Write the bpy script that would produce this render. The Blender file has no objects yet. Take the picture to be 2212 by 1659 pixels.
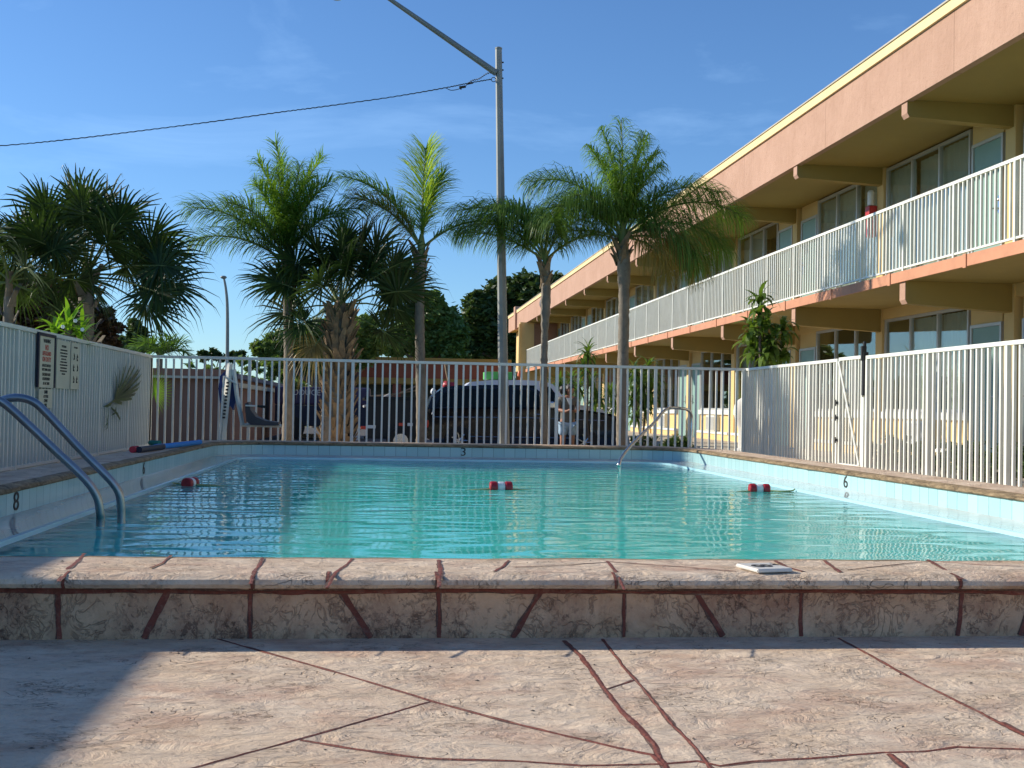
import bpy, bmesh, math, random
from mathutils import Vector, Matrix, Quaternion
R = math.radians
rnd = random.Random(7)
sc = bpy.context.scene
col = sc.collection

# ------------------------------------------------------------------ camera, sky, sun, exposure
EYE = 0.675
FPX = 2520.0                       # focal length in survey units (photo 2212 wide)
YAW, PITCH, ROLL = R(6.318), R(1.217), 0.018
cam_d = bpy.data.cameras.new("camera"); cam = bpy.data.objects.new("camera", cam_d); col.objects.link(cam)
cam_d.sensor_width = 36.0; cam_d.lens = 36.0 * FPX / 2212.0
cam_d.clip_start = 0.05; cam_d.clip_end = 3000
fwd = Vector((math.sin(YAW) * math.cos(PITCH), math.cos(YAW) * math.cos(PITCH), math.sin(PITCH)))
right0 = Vector((math.cos(YAW), -math.sin(YAW), 0)); up0 = right0.cross(fwd)
cright = right0 * math.cos(ROLL) + up0 * math.sin(ROLL)
cup = -right0 * math.sin(ROLL) + up0 * math.cos(ROLL)
M = Matrix((cright, cup, -fwd)).transposed().to_4x4(); M.translation = Vector((0, 0, EYE))
cam.matrix_world = M
sc.camera = cam

def ray(x, y):
    u = x - 1106.0; v = 829.5 - y
    return cright * u + cup * v + fwd * FPX
def at(x, y, Y):
    d = ray(x, y); p = d * (Y / d.y); return Vector((p.x, Y, p.z + EYE))
def atX(x, y, X):
    d = ray(x, y); p = d * (X / d.x); return Vector((X, p.y, p.z + EYE))
def atZ(x, y, Z):
    d = ray(x, y); p = d * ((Z - EYE) / d.z); return Vector((p.x, p.y, Z))

SUN = Vector((-2.01, 0.70, 1.0)).normalized()          # towards the sun
sun_el = math.asin(SUN.z); sun_az = math.atan2(SUN.x, SUN.y)
world = bpy.data.worlds.new("World"); sc.world = world; world.use_nodes = True
wt = world.node_tree; wt.nodes.clear()
wo = wt.nodes.new("ShaderNodeOutputWorld"); wb = wt.nodes.new("ShaderNodeBackground")
sky = wt.nodes.new("ShaderNodeTexSky"); sky.sky_type = 'NISHITA'; sky.sun_disc = False
sky.sun_elevation = sun_el; sky.sun_rotation = sun_az
sky.air_density = 1.0; sky.dust_density = 0.1; sky.ozone_density = 3.0; sky.altitude = 10
wg = wt.nodes.new("ShaderNodeTexCoord"); wm = wt.nodes.new("ShaderNodeMapping")
wm.inputs['Scale'].default_value = (1.0, 1.0, 3.2)
wn = wt.nodes.new("ShaderNodeTexNoise"); wn.inputs['Scale'].default_value = 2.3; wn.inputs['Detail'].default_value = 9
wn.inputs['Roughness'].default_value = 0.62; wn.inputs['Distortion'].default_value = 0.6
wr = wt.nodes.new("ShaderNodeValToRGB"); wr.color_ramp.elements[0].position = 0.56; wr.color_ramp.elements[1].position = 0.86
wr.color_ramp.elements[1].color = (0.36, 0.36, 0.36, 1)
wx = wt.nodes.new("ShaderNodeMix"); wx.data_type = 'RGBA'; wx.inputs['B'].default_value = (7.0, 8.2, 9.6, 1)
wt.links.new(wg.outputs['Generated'], wm.inputs['Vector']); wt.links.new(wm.outputs['Vector'], wn.inputs['Vector'])
wt.links.new(wn.outputs['Fac'], wr.inputs['Fac']); wt.links.new(wr.outputs['Color'], wx.inputs['Factor'])
wt.links.new(sky.outputs['Color'], wx.inputs['A']); wgr = wt.nodes.new('ShaderNodeMix'); wgr.data_type = 'RGBA'; wgr.blend_type = 'MULTIPLY'; wgr.inputs['Factor'].default_value = 1.0
wgr.inputs['B'].default_value = (0.67, 0.91, 1.18, 1)
wt.links.new(wx.outputs['Result'], wgr.inputs['A']); wt.links.new(wgr.outputs['Result'], wb.inputs['Color'])
wb.inputs['Strength'].default_value = 0.115
wt.links.new(wb.outputs[0], wo.inputs[0])
sd = bpy.data.lights.new("sun", 'SUN'); sd.energy = 5.0; sd.angle = R(0.8); sd.color = (1.0, 0.915, 0.78)
so = bpy.data.objects.new("sun", sd); col.objects.link(so)
so.rotation_euler = SUN.to_track_quat('Z', 'Y').to_euler()
so.location = (-20, 10, 20)
sc.view_settings.view_transform = 'Standard'; sc.view_settings.look = 'None'
sc.view_settings.exposure = 0.25; sc.view_settings.gamma = 1
sc.cycles.max_bounces = 8; sc.cycles.transparent_max_bounces = 24

# ------------------------------------------------------------------ materials
def lin(r, g, b):
    f = lambda c: (c / 255.0 / 12.92) if c / 255.0 <= 0.04045 else ((c / 255.0 + 0.055) / 1.055) ** 2.4
    return (f(r), f(g), f(b), 1)
class N:
    def __init__(s, name):
        s.m = bpy.data.materials.new(name); s.m.use_nodes = True
        s.t = s.m.node_tree; s.b = s.t.nodes['Principled BSDF']; s.out = s.t.nodes['Material Output']
    def n(s, typ, **kw):
        nd = s.t.nodes.new("ShaderNode" + typ)
        for k, v in kw.items():
            if k in nd.inputs.keys(): nd.inputs[k].default_value = v
            else: setattr(nd, k, v)
        return nd
    def l(s, a, b): s.t.links.new(a, b)
    def coord(s, scale=(1, 1, 1), kind='Object'):
        c = s.n('TexCoord'); mp = s.n('Mapping'); mp.inputs['Scale'].default_value = scale
        s.l(c.outputs[kind], mp.inputs['Vector']); return mp.outputs['Vector']
    def noise(s, vec, scale, detail=4, rough=0.5, dist=0.0):
        t = s.n('TexNoise'); t.inputs['Scale'].default_value = scale; t.inputs['Detail'].default_value = detail
        t.inputs['Roughness'].default_value = rough; t.inputs['Distortion'].default_value = dist
        s.l(vec, t.inputs['Vector']); return t.outputs['Fac']
    def ramp(s, fac, p0, p1, c0=(0, 0, 0, 1), c1=(1, 1, 1, 1)):
        r = s.n('ValToRGB'); e = r.color_ramp.elements
        e[0].position = p0; e[0].color = c0; e[1].position = p1; e[1].color = c1
        s.l(fac, r.inputs['Fac']); return r.outputs['Color']
    def mix(s, fac, a, b, mode='MIX'):
        x = s.n('Mix'); x.data_type = 'RGBA'; x.blend_type = mode
        for v, nm in ((fac, 'Factor'), (a, 'A'), (b, 'B')):
            if isinstance(v, (int, float)): x.inputs[nm].default_value = v
            elif isinstance(v, tuple): x.inputs[nm].default_value = v
            else: s.l(v, x.inputs[nm])
        return x.outputs['Result']
    def math(s, op, a, b=0.0):
        x = s.n('Math'); x.operation = op
        for i, v in enumerate((a, b)):
            if isinstance(v, (int, float)): x.inputs[i].default_value = v
            else: s.l(v, x.inputs[i])
        return x.outputs[0]
    def bump(s, h, strength, dist=0.01):
        x = s.n('Bump'); x.inputs['Strength'].default_value = strength; x.inputs['Distance'].default_value = dist
        s.l(h, x.inputs['Height']); s.l(x.outputs[0], s.b.inputs['Normal']); return x.outputs[0]

def plain(name, c, rough=0.6, metal=0.0, var=0.12, vs=3.0, bump=0.0, bs=60.0, spec=None, dirt=None, dirt_amt=0.4):
    k = N(name); v = k.coord()
    nz = k.noise(v, vs, 5, 0.6)
    lo = tuple(x * (1 - var) for x in c[:3]) + (1,); hi = tuple(min(1, x * (1 + var)) for x in c[:3]) + (1,)
    base = k.ramp(nz, 0.3, 0.7, lo, hi)
    if dirt:
        d = k.ramp(k.noise(v, vs * 2.3, 8, 0.7, 0.4), 0.52, 0.72)
        base = k.mix(k.math('MULTIPLY', d, dirt_amt), base, dirt)
    k.l(base, k.b.inputs['Base Color'])
    k.b.inputs['Roughness'].default_value = rough; k.b.inputs['Metallic'].default_value = metal
    if spec is not None: k.b.inputs['Specular IOR Level'].default_value = spec
    if bump: k.bump(k.noise(v, bs, 4, 0.6), bump, 0.01)
    return k.m

def leafmat(name, c, c2, trans=0.35, rough=0.45):
    k = N(name); v = k.coord()
    g = k.n('NewGeometry')
    f = k.math('ADD', k.math('MULTIPLY', g.outputs['Random Per Island'], 0.7), k.math('MULTIPLY', k.noise(v, 1.3, 3), 0.4))
    base = k.ramp(f, 0.15, 0.95, c, c2)
    k.l(base, k.b.inputs['Base Color']); k.b.inputs['Roughness'].default_value = rough
    k.b.inputs['Specular IOR Level'].default_value = 0.35
    tr = k.n('BsdfTranslucent'); k.l(k.mix(1.0, base, (1.25, 1.3, 0.55, 1), 'MULTIPLY'), tr.inputs['Color'])
    ms = k.n('MixShader'); ms.inputs[0].default_value = trans
    k.l(k.b.outputs[0], ms.inputs[1]); k.l(tr.outputs[0], ms.inputs[2]); k.l(ms.outputs[0], k.out.inputs['Surface'])
    return k.m

MT = {}
MT['white_paint'] = plain('white_paint', (0.76, 0.76, 0.68, 1), 0.42, var=0.05, bump=0.05, bs=30, dirt=(0.45, 0.42, 0.36, 1), dirt_amt=0.25)
MT['fence_sheet'] = plain('fence_sheet', (0.33, 0.36, 0.32, 1), 0.5, var=0.08, dirt=(0.35, 0.35, 0.32, 1), dirt_amt=0.35)
def stucco():
    k = N('stucco_pink'); v = k.coord(); vt = k.coord((3.5, 3.5, 0.5))
    c = k.ramp(k.noise(v, 1.2, 6, 0.65), 0.3, 0.7, (0.43, 0.265, 0.19, 1), (0.51, 0.325, 0.24, 1))
    c = k.mix(k.math('MULTIPLY', k.ramp(k.noise(vt, 2.2, 6, 0.7), 0.52, 0.75), 0.28), c, (0.33, 0.19, 0.13, 1))
    c = k.mix(k.math('MULTIPLY', k.ramp(k.noise(vt, 5.0, 5, 0.7), 0.56, 0.72), 0.25), c, (0.60, 0.40, 0.29, 1))
    c = k.mix(k.math('MULTIPLY', k.ramp(k.noise(v, 14, 5, 0.8), 0.57, 0.70), 0.5), c, (0.30, 0.175, 0.12, 1))
    sp = k.n('SeparateXYZ'); k.l(v, sp.inputs[0]); fy = k.math('FRACT', k.math('DIVIDE', k.math('ADD', sp.outputs['Y'], 102.3), 4.27))
    c = k.mix(k.math('MULTIPLY', k.math('LESS_THAN', fy, 0.004), 0.55), c, (0.22, 0.12, 0.08, 1))
    k.l(c, k.b.inputs['Base Color']); k.b.inputs['Roughness'].default_value = 0.92; k.b.inputs['Specular IOR Level'].default_value = 0.15
    k.bump(k.math('ADD', k.noise(v, 40, 5, 0.7), k.math('MULTIPLY', k.noise(v, 9, 3), 1.5)), 0.7, 0.012); return k.m
MT['stucco_pink'] = stucco()
MT['orange_paint'] = plain('orange_paint', (0.55, 0.25, 0.14, 1), 0.7, var=0.10, bump=0.15, bs=40, dirt=(0.35, 0.15, 0.08, 1), dirt_amt=0.4)
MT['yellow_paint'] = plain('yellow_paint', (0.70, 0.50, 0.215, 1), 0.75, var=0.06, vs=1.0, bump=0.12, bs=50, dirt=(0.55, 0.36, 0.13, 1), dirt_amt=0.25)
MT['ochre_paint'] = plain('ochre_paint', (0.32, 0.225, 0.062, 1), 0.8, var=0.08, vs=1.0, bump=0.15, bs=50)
MT['trim_yellow'] = plain('trim_yellow', (0.78, 0.60, 0.30, 1), 0.6, var=0.05)
MT['roof_edge'] = plain('roof_edge', (0.5, 0.45, 0.36, 1), 0.5, var=0.1)
MT['door_green'] = plain('door_green', (0.24, 0.38, 0.33, 1), 0.5, var=0.04)
MT['frame_metal'] = plain('frame_metal', (0.55, 0.55, 0.53, 1), 0.4, 0.3, var=0.05)
MT['curtain'] = plain('curtain', (0.50, 0.53, 0.47, 1), 0.9, var=0.08, vs=2.0)
MT['interior'] = plain('interior', (0.05, 0.05, 0.045, 1), 0.9)
MT['asphalt'] = plain('asphalt', (0.075, 0.072, 0.07, 1), 0.9, var=0.25, vs=0.6, bump=0.5, bs=90)
MT['walk'] = plain('walk', (0.50, 0.43, 0.33, 1), 0.85, var=0.1, vs=1.5, bump=0.3, bs=50, dirt=(0.3, 0.26, 0.2, 1))
MT['chrome'] = plain('chrome', (0.62, 0.62, 0.62, 1), 0.22, 1.0, var=0.08, vs=8)
MT['steel_blue'] = plain('steel_blue', (0.30, 0.31, 0.33, 1), 0.36, 1.0, var=0.12, vs=7, bump=0.05)
MT['pole_steel'] = plain('pole_steel', (0.23, 0.24, 0.225, 1), 0.55, 0.25, var=0.14, vs=2, bump=0.08, dirt=(0.14, 0.14, 0.13, 1))
MT['black'] = plain('black', (0.012, 0.012, 0.014, 1), 0.5)
MT['black_rubber'] = plain('black_rubber', (0.02, 0.02, 0.02, 1), 0.85, bump=0.2)
MT['car_black'] = plain('car_black', (0.004, 0.005, 0.009, 1), 0.22, 0.0, var=0.05)
MT['car_white'] = plain('car_white', (0.72, 0.73, 0.75, 1), 0.25, var=0.03)
MT['red'] = plain('red', (0.45, 0.03, 0.035, 1), 0.4, var=0.12)
MT['red_float'] = plain('red_float', (0.36, 0.014, 0.022, 1), 0.35, var=0.22, vs=25, bump=0.1)
MT['float_white'] = plain('float_white', (0.72, 0.74, 0.74, 1), 0.4, var=0.08, vs=20)
MT['red_light'] = plain('red_light', (0.75, 0.06, 0.03, 1), 0.25)
MT['orange'] = plain('orange', (0.85, 0.16, 0.03, 1), 0.5)
MT['green_box'] = plain('green_box', (0.10, 0.45, 0.10, 1), 0.5)
MT['blue_cloth'] = plain('blue_cloth', (0.012, 0.03, 0.14, 1), 0.6, var=0.4, vs=12, bump=0.6, bs=14)
MT['navy'] = plain('navy', (0.012, 0.014, 0.035, 1), 0.5)
MT['foam_blue'] = plain('foam_blue', (0.03, 0.22, 0.62, 1), 0.75, bump=0.1)
MT['foam_green'] = plain('foam_green', (0.02, 0.20, 0.16, 1), 0.75)
MT['foam_red'] = plain('foam_red', (0.45, 0.03, 0.05, 1), 0.75)
MT['rope'] = plain('rope', (0.30, 0.33, 0.12, 1), 0.9)
MT['wire'] = plain('wire', (0.035, 0.045, 0.05, 1), 0.6)
MT['sign_cream'] = plain('sign_cream', (0.62, 0.60, 0.46, 1), 0.5, var=0.06)
MT['sign_red'] = plain('sign_red', (0.55, 0.07, 0.04, 1), 0.5)
MT['sign_ink'] = plain('sign_ink', (0.02, 0.02, 0.02, 1), 0.6)
MT['tile_white'] = plain('tile_white', (0.72, 0.70, 0.64, 1), 0.3, var=0.05)
MT['brown_wall'] = plain('brown_wall', (0.25, 0.135, 0.09, 1), 0.9, var=0.15, vs=0.8, bump=0.3)
MT['brown_trim'] = plain('brown_trim', (0.33, 0.17, 0.11, 1), 0.8, var=0.1)
MT['slate'] = plain('slate', (0.13, 0.14, 0.18, 1), 0.7)
MT['purple'] = plain('purple', (0.045, 0.03, 0.075, 1), 0.5)
MT['seat_grey'] = plain('seat_grey', (0.055, 0.05, 0.055, 1), 0.6)
MT['bark_palm'] = plain('bark_palm', (0.215, 0.185, 0.145, 1), 0.9, var=0.25, vs=5, bump=1.0, bs=26, dirt=(0.09, 0.075, 0.06, 1), dirt_amt=0.7)
MT['boot'] = plain('boot', (0.25, 0.175, 0.10, 1), 0.85, var=0.3, vs=9, bump=0.6, bs=60, dirt=(0.12, 0.08, 0.05, 1), dirt_amt=0.55)
MT['bark'] = plain('bark', (0.14, 0.11, 0.085, 1), 0.9, var=0.2, vs=4, bump=0.8, bs=18)
MT['stem_green'] = plain('stem_green', (0.16, 0.20, 0.06, 1), 0.6)
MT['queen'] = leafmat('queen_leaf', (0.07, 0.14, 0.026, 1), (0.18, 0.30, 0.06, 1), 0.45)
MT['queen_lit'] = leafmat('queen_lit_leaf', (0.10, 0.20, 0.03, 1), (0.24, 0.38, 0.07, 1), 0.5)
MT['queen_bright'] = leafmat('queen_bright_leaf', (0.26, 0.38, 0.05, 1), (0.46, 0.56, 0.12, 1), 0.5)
MT['queen_dry'] = leafmat('queen_dry_leaf', (0.20, 0.15, 0.03, 1), (0.32, 0.25, 0.07, 1), 0.4)
MT['fan'] = leafmat('fan_leaf', (0.022, 0.045, 0.012, 1), (0.06, 0.105, 0.022, 1), 0.22, 0.5)
MT['fan_dry'] = leafmat('fan_dry_leaf', (0.24, 0.17, 0.06, 1), (0.36, 0.27, 0.10, 1), 0.3)
MT['oak'] = leafmat('oak_leaf', (0.034, 0.062, 0.020, 1), (0.10, 0.15, 0.042, 1), 0.2)
MT['mid_green'] = leafmat('mid_green_leaf', (0.085, 0.15, 0.03, 1), (0.21, 0.29, 0.075, 1), 0.3)
MT['feathery'] = leafmat('feathery_leaf', (0.07, 0.135, 0.035, 1), (0.16, 0.25, 0.07, 1), 0.3)
MT['russet'] = leafmat('russet_leaf', (0.05, 0.028, 0.014, 1), (0.11, 0.06, 0.025, 1), 0.2)
MT['bright_strap'] = leafmat('strap_leaf', (0.13, 0.27, 0.02, 1), (0.26, 0.45, 0.05, 1), 0.4, 0.35)
MT['drac'] = leafmat('corn_plant_leaf', (0.045, 0.10, 0.016, 1), (0.16, 0.25, 0.045, 1), 0.35, 0.35)
MT['hedge'] = leafmat('hedge_leaf', (0.03, 0.07, 0.015, 1), (0.10, 0.17, 0.035, 1), 0.25)
MT['olive_fabric'] = plain('olive_fabric', (0.15, 0.14, 0.115, 1), 0.9, var=0.12, vs=10, bump=0.2)
MT['denim'] = plain('denim', (0.34, 0.46, 0.56, 1), 0.9, var=0.25, vs=14, bump=0.2)
MT['skin'] = plain('skin', (0.36, 0.17, 0.10, 1), 0.55, var=0.05)
MT['hair'] = plain('hair', (0.012, 0.009, 0.008, 1), 0.5, var=0.3, vs=30, bump=1.0, bs=30)
MT['concrete_urn'] = plain('concrete_urn', (0.60, 0.58, 0.54, 1), 0.8, var=0.1, bump=0.2)
MT['flower'] = plain('flower', (0.85, 0.85, 0.8, 1), 0.6)

def glass_pane():
    k = N('window_glass'); g = k.n('BsdfGlossy'); g.inputs['Roughness'].default_value = 0.015
    g.inputs['Color'].default_value = (0.85, 0.9, 0.92, 1)
    tr = k.n('BsdfTransparent'); tr.inputs['Color'].default_value = (0.90, 0.93, 0.91, 1)
    lw = k.n('LayerWeight'); fr_ = k.math('ADD', k.math('MULTIPLY', k.math('POWER', lw.outputs['Facing'], 4.0), 0.85), 0.085)
    v = k.coord(); bm = k.n('Bump'); bm.inputs['Strength'].default_value = 0.02; bm.inputs['Distance'].default_value = 0.05
    k.l(k.noise(v, 1.5, 1), bm.inputs['Height']); k.l(bm.outputs[0], g.inputs['Normal'])
    ms = k.n('MixShader'); k.l(fr_, ms.inputs[0]); k.l(tr.outputs[0], ms.inputs[1]); k.l(g.outputs[0], ms.inputs[2])
    k.l(ms.outputs[0], k.out.inputs['Surface']); return k.m
MT['glass'] = glass_pane()
def car_glass():
    k = N('car_glass'); k.b.inputs['Base Color'].default_value = (0.01, 0.016, 0.02, 1)
    k.b.inputs['Roughness'].default_value = 0.1; k.b.inputs['Specular IOR Level'].default_value = 0.10; return k.m
MT['car_glass'] = car_glass()

def stone(name, flat=True, scale=1.0):
    """stamped, stained concrete: cream skin, mauve-brown stain, thin trowel creases, gritty marks"""
    k = N(name)
    v = k.coord(); vs = k.coord((1, 1.6, 1)) if flat else k.coord((1, 1, 0.8))
    def squig(sc_, dist, wd, lo, hi, gsc, det=2):
        a = k.noise(vs, sc_ * scale, det, 0.55, dist); ln = k.ramp(k.math('ABSOLUTE', k.math('SUBTRACT', a, 0.5)), wd * 0.3, wd, (1, 1, 1, 1), (0, 0, 0, 1))
        return k.math('MULTIPLY', ln, k.ramp(k.noise(v, gsc * scale, 4, 0.65), lo, hi))
    relief = k.noise(vs, 7.0 * scale, 8, 0.62, 0.8); grit = k.noise(v, 70, 6, 0.8)
    if flat:
        cream = k.ramp(k.noise(v, 3.5 * scale, 8, 0.75), 0.3, 0.7, (0.68, 0.515, 0.365, 1), (0.88, 0.72, 0.545, 1))
        p1, a1, c1 = k.ramp(k.noise(vs, 3.0 * scale, 9, 0.74, 0.25), 0.48, 0.68), 0.60, (0.46, 0.235, 0.165, 1)
        p2, a2, c2 = k.ramp(k.noise(vs, 26, 7, 0.82, 0.2), 0.54, 0.66), 0.45, (0.21, 0.115, 0.085, 1)
        s1 = squig(5.0, 2.6, 0.010, 0.50, 0.58, 3.1); s2 = squig(13.0, 2.0, 0.022, 0.54, 0.62, 4.7, 3); sa = 0.55
    else:
        cream = k.ramp(k.noise(v, 4 * scale, 8, 0.75), 0.3, 0.7, (0.56, 0.35, 0.215, 1), (0.78, 0.54, 0.35, 1))
        p1, a1, c1 = k.ramp(k.noise(vs, 3.0 * scale, 9, 0.75, 0.6), 0.44, 0.68), 0.74, (0.32, 0.15, 0.095, 1)
        p2, a2, c2 = k.math('MULTIPLY', k.ramp(k.noise(v, 48, 5, 0.75, 0.3), 0.52, 0.58), k.ramp(k.noise(v, 4.5, 5, 0.7), 0.45, 0.58)), 0.70, (0.12, 0.065, 0.05, 1)
        s1 = squig(9.0, 1.6, 0.030, 0.46, 0.54, 5.1, 3); s2 = squig(20.0, 1.2, 0.045, 0.50, 0.57, 6.7, 3); sa = 0.36
    c = k.mix(k.math('MULTIPLY', p1, a1), cream, c1)
    c = k.mix(k.math('MULTIPLY', k.ramp(k.noise(v, 1.7 * scale, 5, 0.6, 0.4), 0.50, 0.75), 0.40), c, (0.56, 0.36, 0.18, 1))
    c = k.mix(k.math('MULTIPLY', p2, a2), c, c2)
    sq = k.math('MAXIMUM', s1, s2)
    c = k.mix(k.math('MULTIPLY', sq, sa), c, (0.15, 0.08, 0.06, 1) if flat else (0.10, 0.05, 0.033, 1))
    k.l(c, k.b.inputs['Base Color']); k.b.inputs['Roughness'].default_value = 0.9
    k.b.inputs['Specular IOR Level'].default_value = 0.12
    h = k.math('SUBTRACT', k.math('ADD', k.math('MULTIPLY', grit, 0.16), k.math('MULTIPLY', relief, 1.0)), k.math('MULTIPLY', sq, 0.22))
    k.bump(h, 1.0, 0.034 if flat else 0.012)
    return k.m
MT['deck'] = stone('stamped_deck', True, 1.0)
MT['riser'] = stone('stamped_riser', False, 1.5)
MT['coping'] = stone('stamped_coping', True, 1.3)
MT['joint_shade'] = plain('joint_shade_edge', (0.13, 0.07, 0.05, 1), 0.9, var=0.3, vs=20, bump=0.5, dirt=(0.38, 0.27, 0.20, 1), dirt_amt=0.9)  # dark tone paints a shadow line so flat joints look recessed
MT['joint'] = plain('joint_red', (0.20, 0.055, 0.035, 1), 0.8, var=0.35, vs=14, bump=0.7, bs=60, dirt=(0.30, 0.17, 0.12, 1), dirt_amt=0.75)
def edge_rock():
    k = N('coping_edge'); v = k.coord((1, 1, 4))
    c = k.ramp(k.noise(v, 7, 8, 0.7, 1.2), 0.35, 0.68, (0.13, 0.085, 0.04, 1), (0.50, 0.36, 0.20, 1))
    k.l(c, k.b.inputs['Base Color']); k.b.inputs['Roughness'].default_value = 0.8
    k.bump(k.noise(v, 10, 8, 0.7, 1.0), 1.0, 0.03); return k.m
MT['edge_rock'] = edge_rock()
def pool_tile():
    k = N('pool_tile'); uv = k.n('UVMap'); sp = k.n('SeparateXYZ'); k.l(uv.outputs[0], sp.inputs[0])
    fx = k.math('FRACT', k.math('DIVIDE', sp.outputs['X'], 0.145))
    g = k.math('LESS_THAN', fx, 0.035)
    cell = k.math('FLOOR', k.math('DIVIDE', sp.outputs['X'], 0.145)); wn = k.n('TexWhiteNoise'); wn.noise_dimensions = '1D'; k.l(cell, wn.inputs['W'])
    c = k.ramp(wn.outputs['Value'], 0, 1, (0.36, 0.58, 0.60, 1), (0.43, 0.65, 0.67, 1))
    k.l(k.mix(g, c, (0.16, 0.27, 0.30, 1)), k.b.inputs['Base Color']); k.b.inputs['Roughness'].default_value = 0.18
    k.bump(g, 0.3, -0.004); return k.m
MT['pool_tile'] = pool_tile()
def wet_plaster():
    k = N('wet_plaster'); v = k.coord()
    c = k.ramp(k.noise(v, 3, 6, 0.65, 0.4), 0.35, 0.7, (0.44, 0.42, 0.38, 1), (0.60, 0.60, 0.57, 1))
    k.l(c, k.b.inputs['Base Color']); k.b.inputs['Roughness'].default_value = 0.16; k.b.inputs['Coat Weight'].default_value = 0.6
    k.b.inputs['Coat Roughness'].default_value = 0.05
    return k.m
MT['wet_plaster'] = wet_plaster()
MT['lip'] = plain('lip_tile', (0.45, 0.70, 0.78, 1), 0.15, var=0.05)
MT['basin'] = plain('basin_plaster', (0.30, 0.80, 0.68, 1), 0.8, var=0.10, vs=1.2)
def water_mat():
    k = N('pool_water')
    v1 = k.coord((1.0, 1.9, 1)); v2 = k.coord((1.0, 2.6, 1))
    a = k.noise(v1, 2.6, 0, 0.5, 0.6); b = k.noise(v2, 7.0, 1, 0.5, 0.3); c = k.noise(v2, 24, 2, 0.5)
    v0 = k.coord(); calm = k.ramp(k.noise(v0, 0.35, 2), 0.38, 0.62, (0.35, 0.35, 0.35, 1), (1, 1, 1, 1))
    sp = k.n('SeparateXYZ'); k.l(v0, sp.inputs[0])
    breeze = k.ramp(k.math('DIVIDE', k.math('ADD', sp.outputs['X'], 2.0), 6.0), 0.25, 0.75, (0.12, 0.12, 0.12, 1), (1, 1, 1, 1))
    h = k.math('ADD', k.math('MULTIPLY', a, 1.0), k.math('ADD', k.math('MULTIPLY', b, 0.10), k.math('MULTIPLY', k.math('MULTIPLY', c, breeze), 0.028)))
    bm = k.n('Bump'); bm.inputs['Strength'].default_value = 1.0; bm.inputs['Distance'].default_value = 0.0085
    k.l(h, bm.inputs['Height'])
    g = k.n('BsdfGlossy'); g.inputs['Roughness'].default_value = 0.01; k.l(bm.outputs[0], g.inputs['Normal'])
    tr = k.n('BsdfTransparent'); tr.inputs['Color'].default_value = (0.62, 0.95, 0.90, 1)
    fr = k.n('Fresnel'); fr.inputs['IOR'].default_value = 1.24; k.l(bm.outputs[0], fr.inputs['Normal'])
    df = k.b; k.l(k.ramp(k.noise(v0, 0.6, 3, 0.5, 0.4), 0.35, 0.7, (0.035, 0.56, 0.44, 1), (0.08, 0.67, 0.53, 1)), df.inputs['Base Color'])
    df.inputs['Subsurface Weight'].default_value = 1.0; df.inputs['Subsurface Radius'].default_value = (0.3, 1.0, 0.9); df.inputs['Subsurface Scale'].default_value = 4.0
    df.inputs['Specular IOR Level'].default_value = 0.0; df.inputs['Roughness'].default_value = 1.0
    body = k.n('MixShader'); body.inputs[0].default_value = 0.88; k.l(tr.outputs[0], body.inputs[1]); k.l(df.outputs[0], body.inputs[2])
    ms = k.n('MixShader'); k.l(fr.outputs[0], ms.inputs[0]); k.l(body.outputs[0], ms.inputs[1]); k.l(g.outputs[0], ms.inputs[2])
    k.l(ms.outputs[0], k.out.inputs['Surface']); return k.m
MT['water'] = water_mat()
def grass_mat():
    k = N('grass_ground'); v = k.coord()
    c = k.ramp(k.noise(v, 1.5, 6, 0.7), 0.3, 0.7, (0.05, 0.07, 0.02, 1), (0.13, 0.14, 0.05, 1))
    k.l(c, k.b.inputs['Base Color']); k.b.inputs['Roughness'].default_value = 0.95; k.bump(k.noise(v, 40, 4), 0.8, 0.03); return k.m
MT['grass'] = grass_mat()

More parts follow.
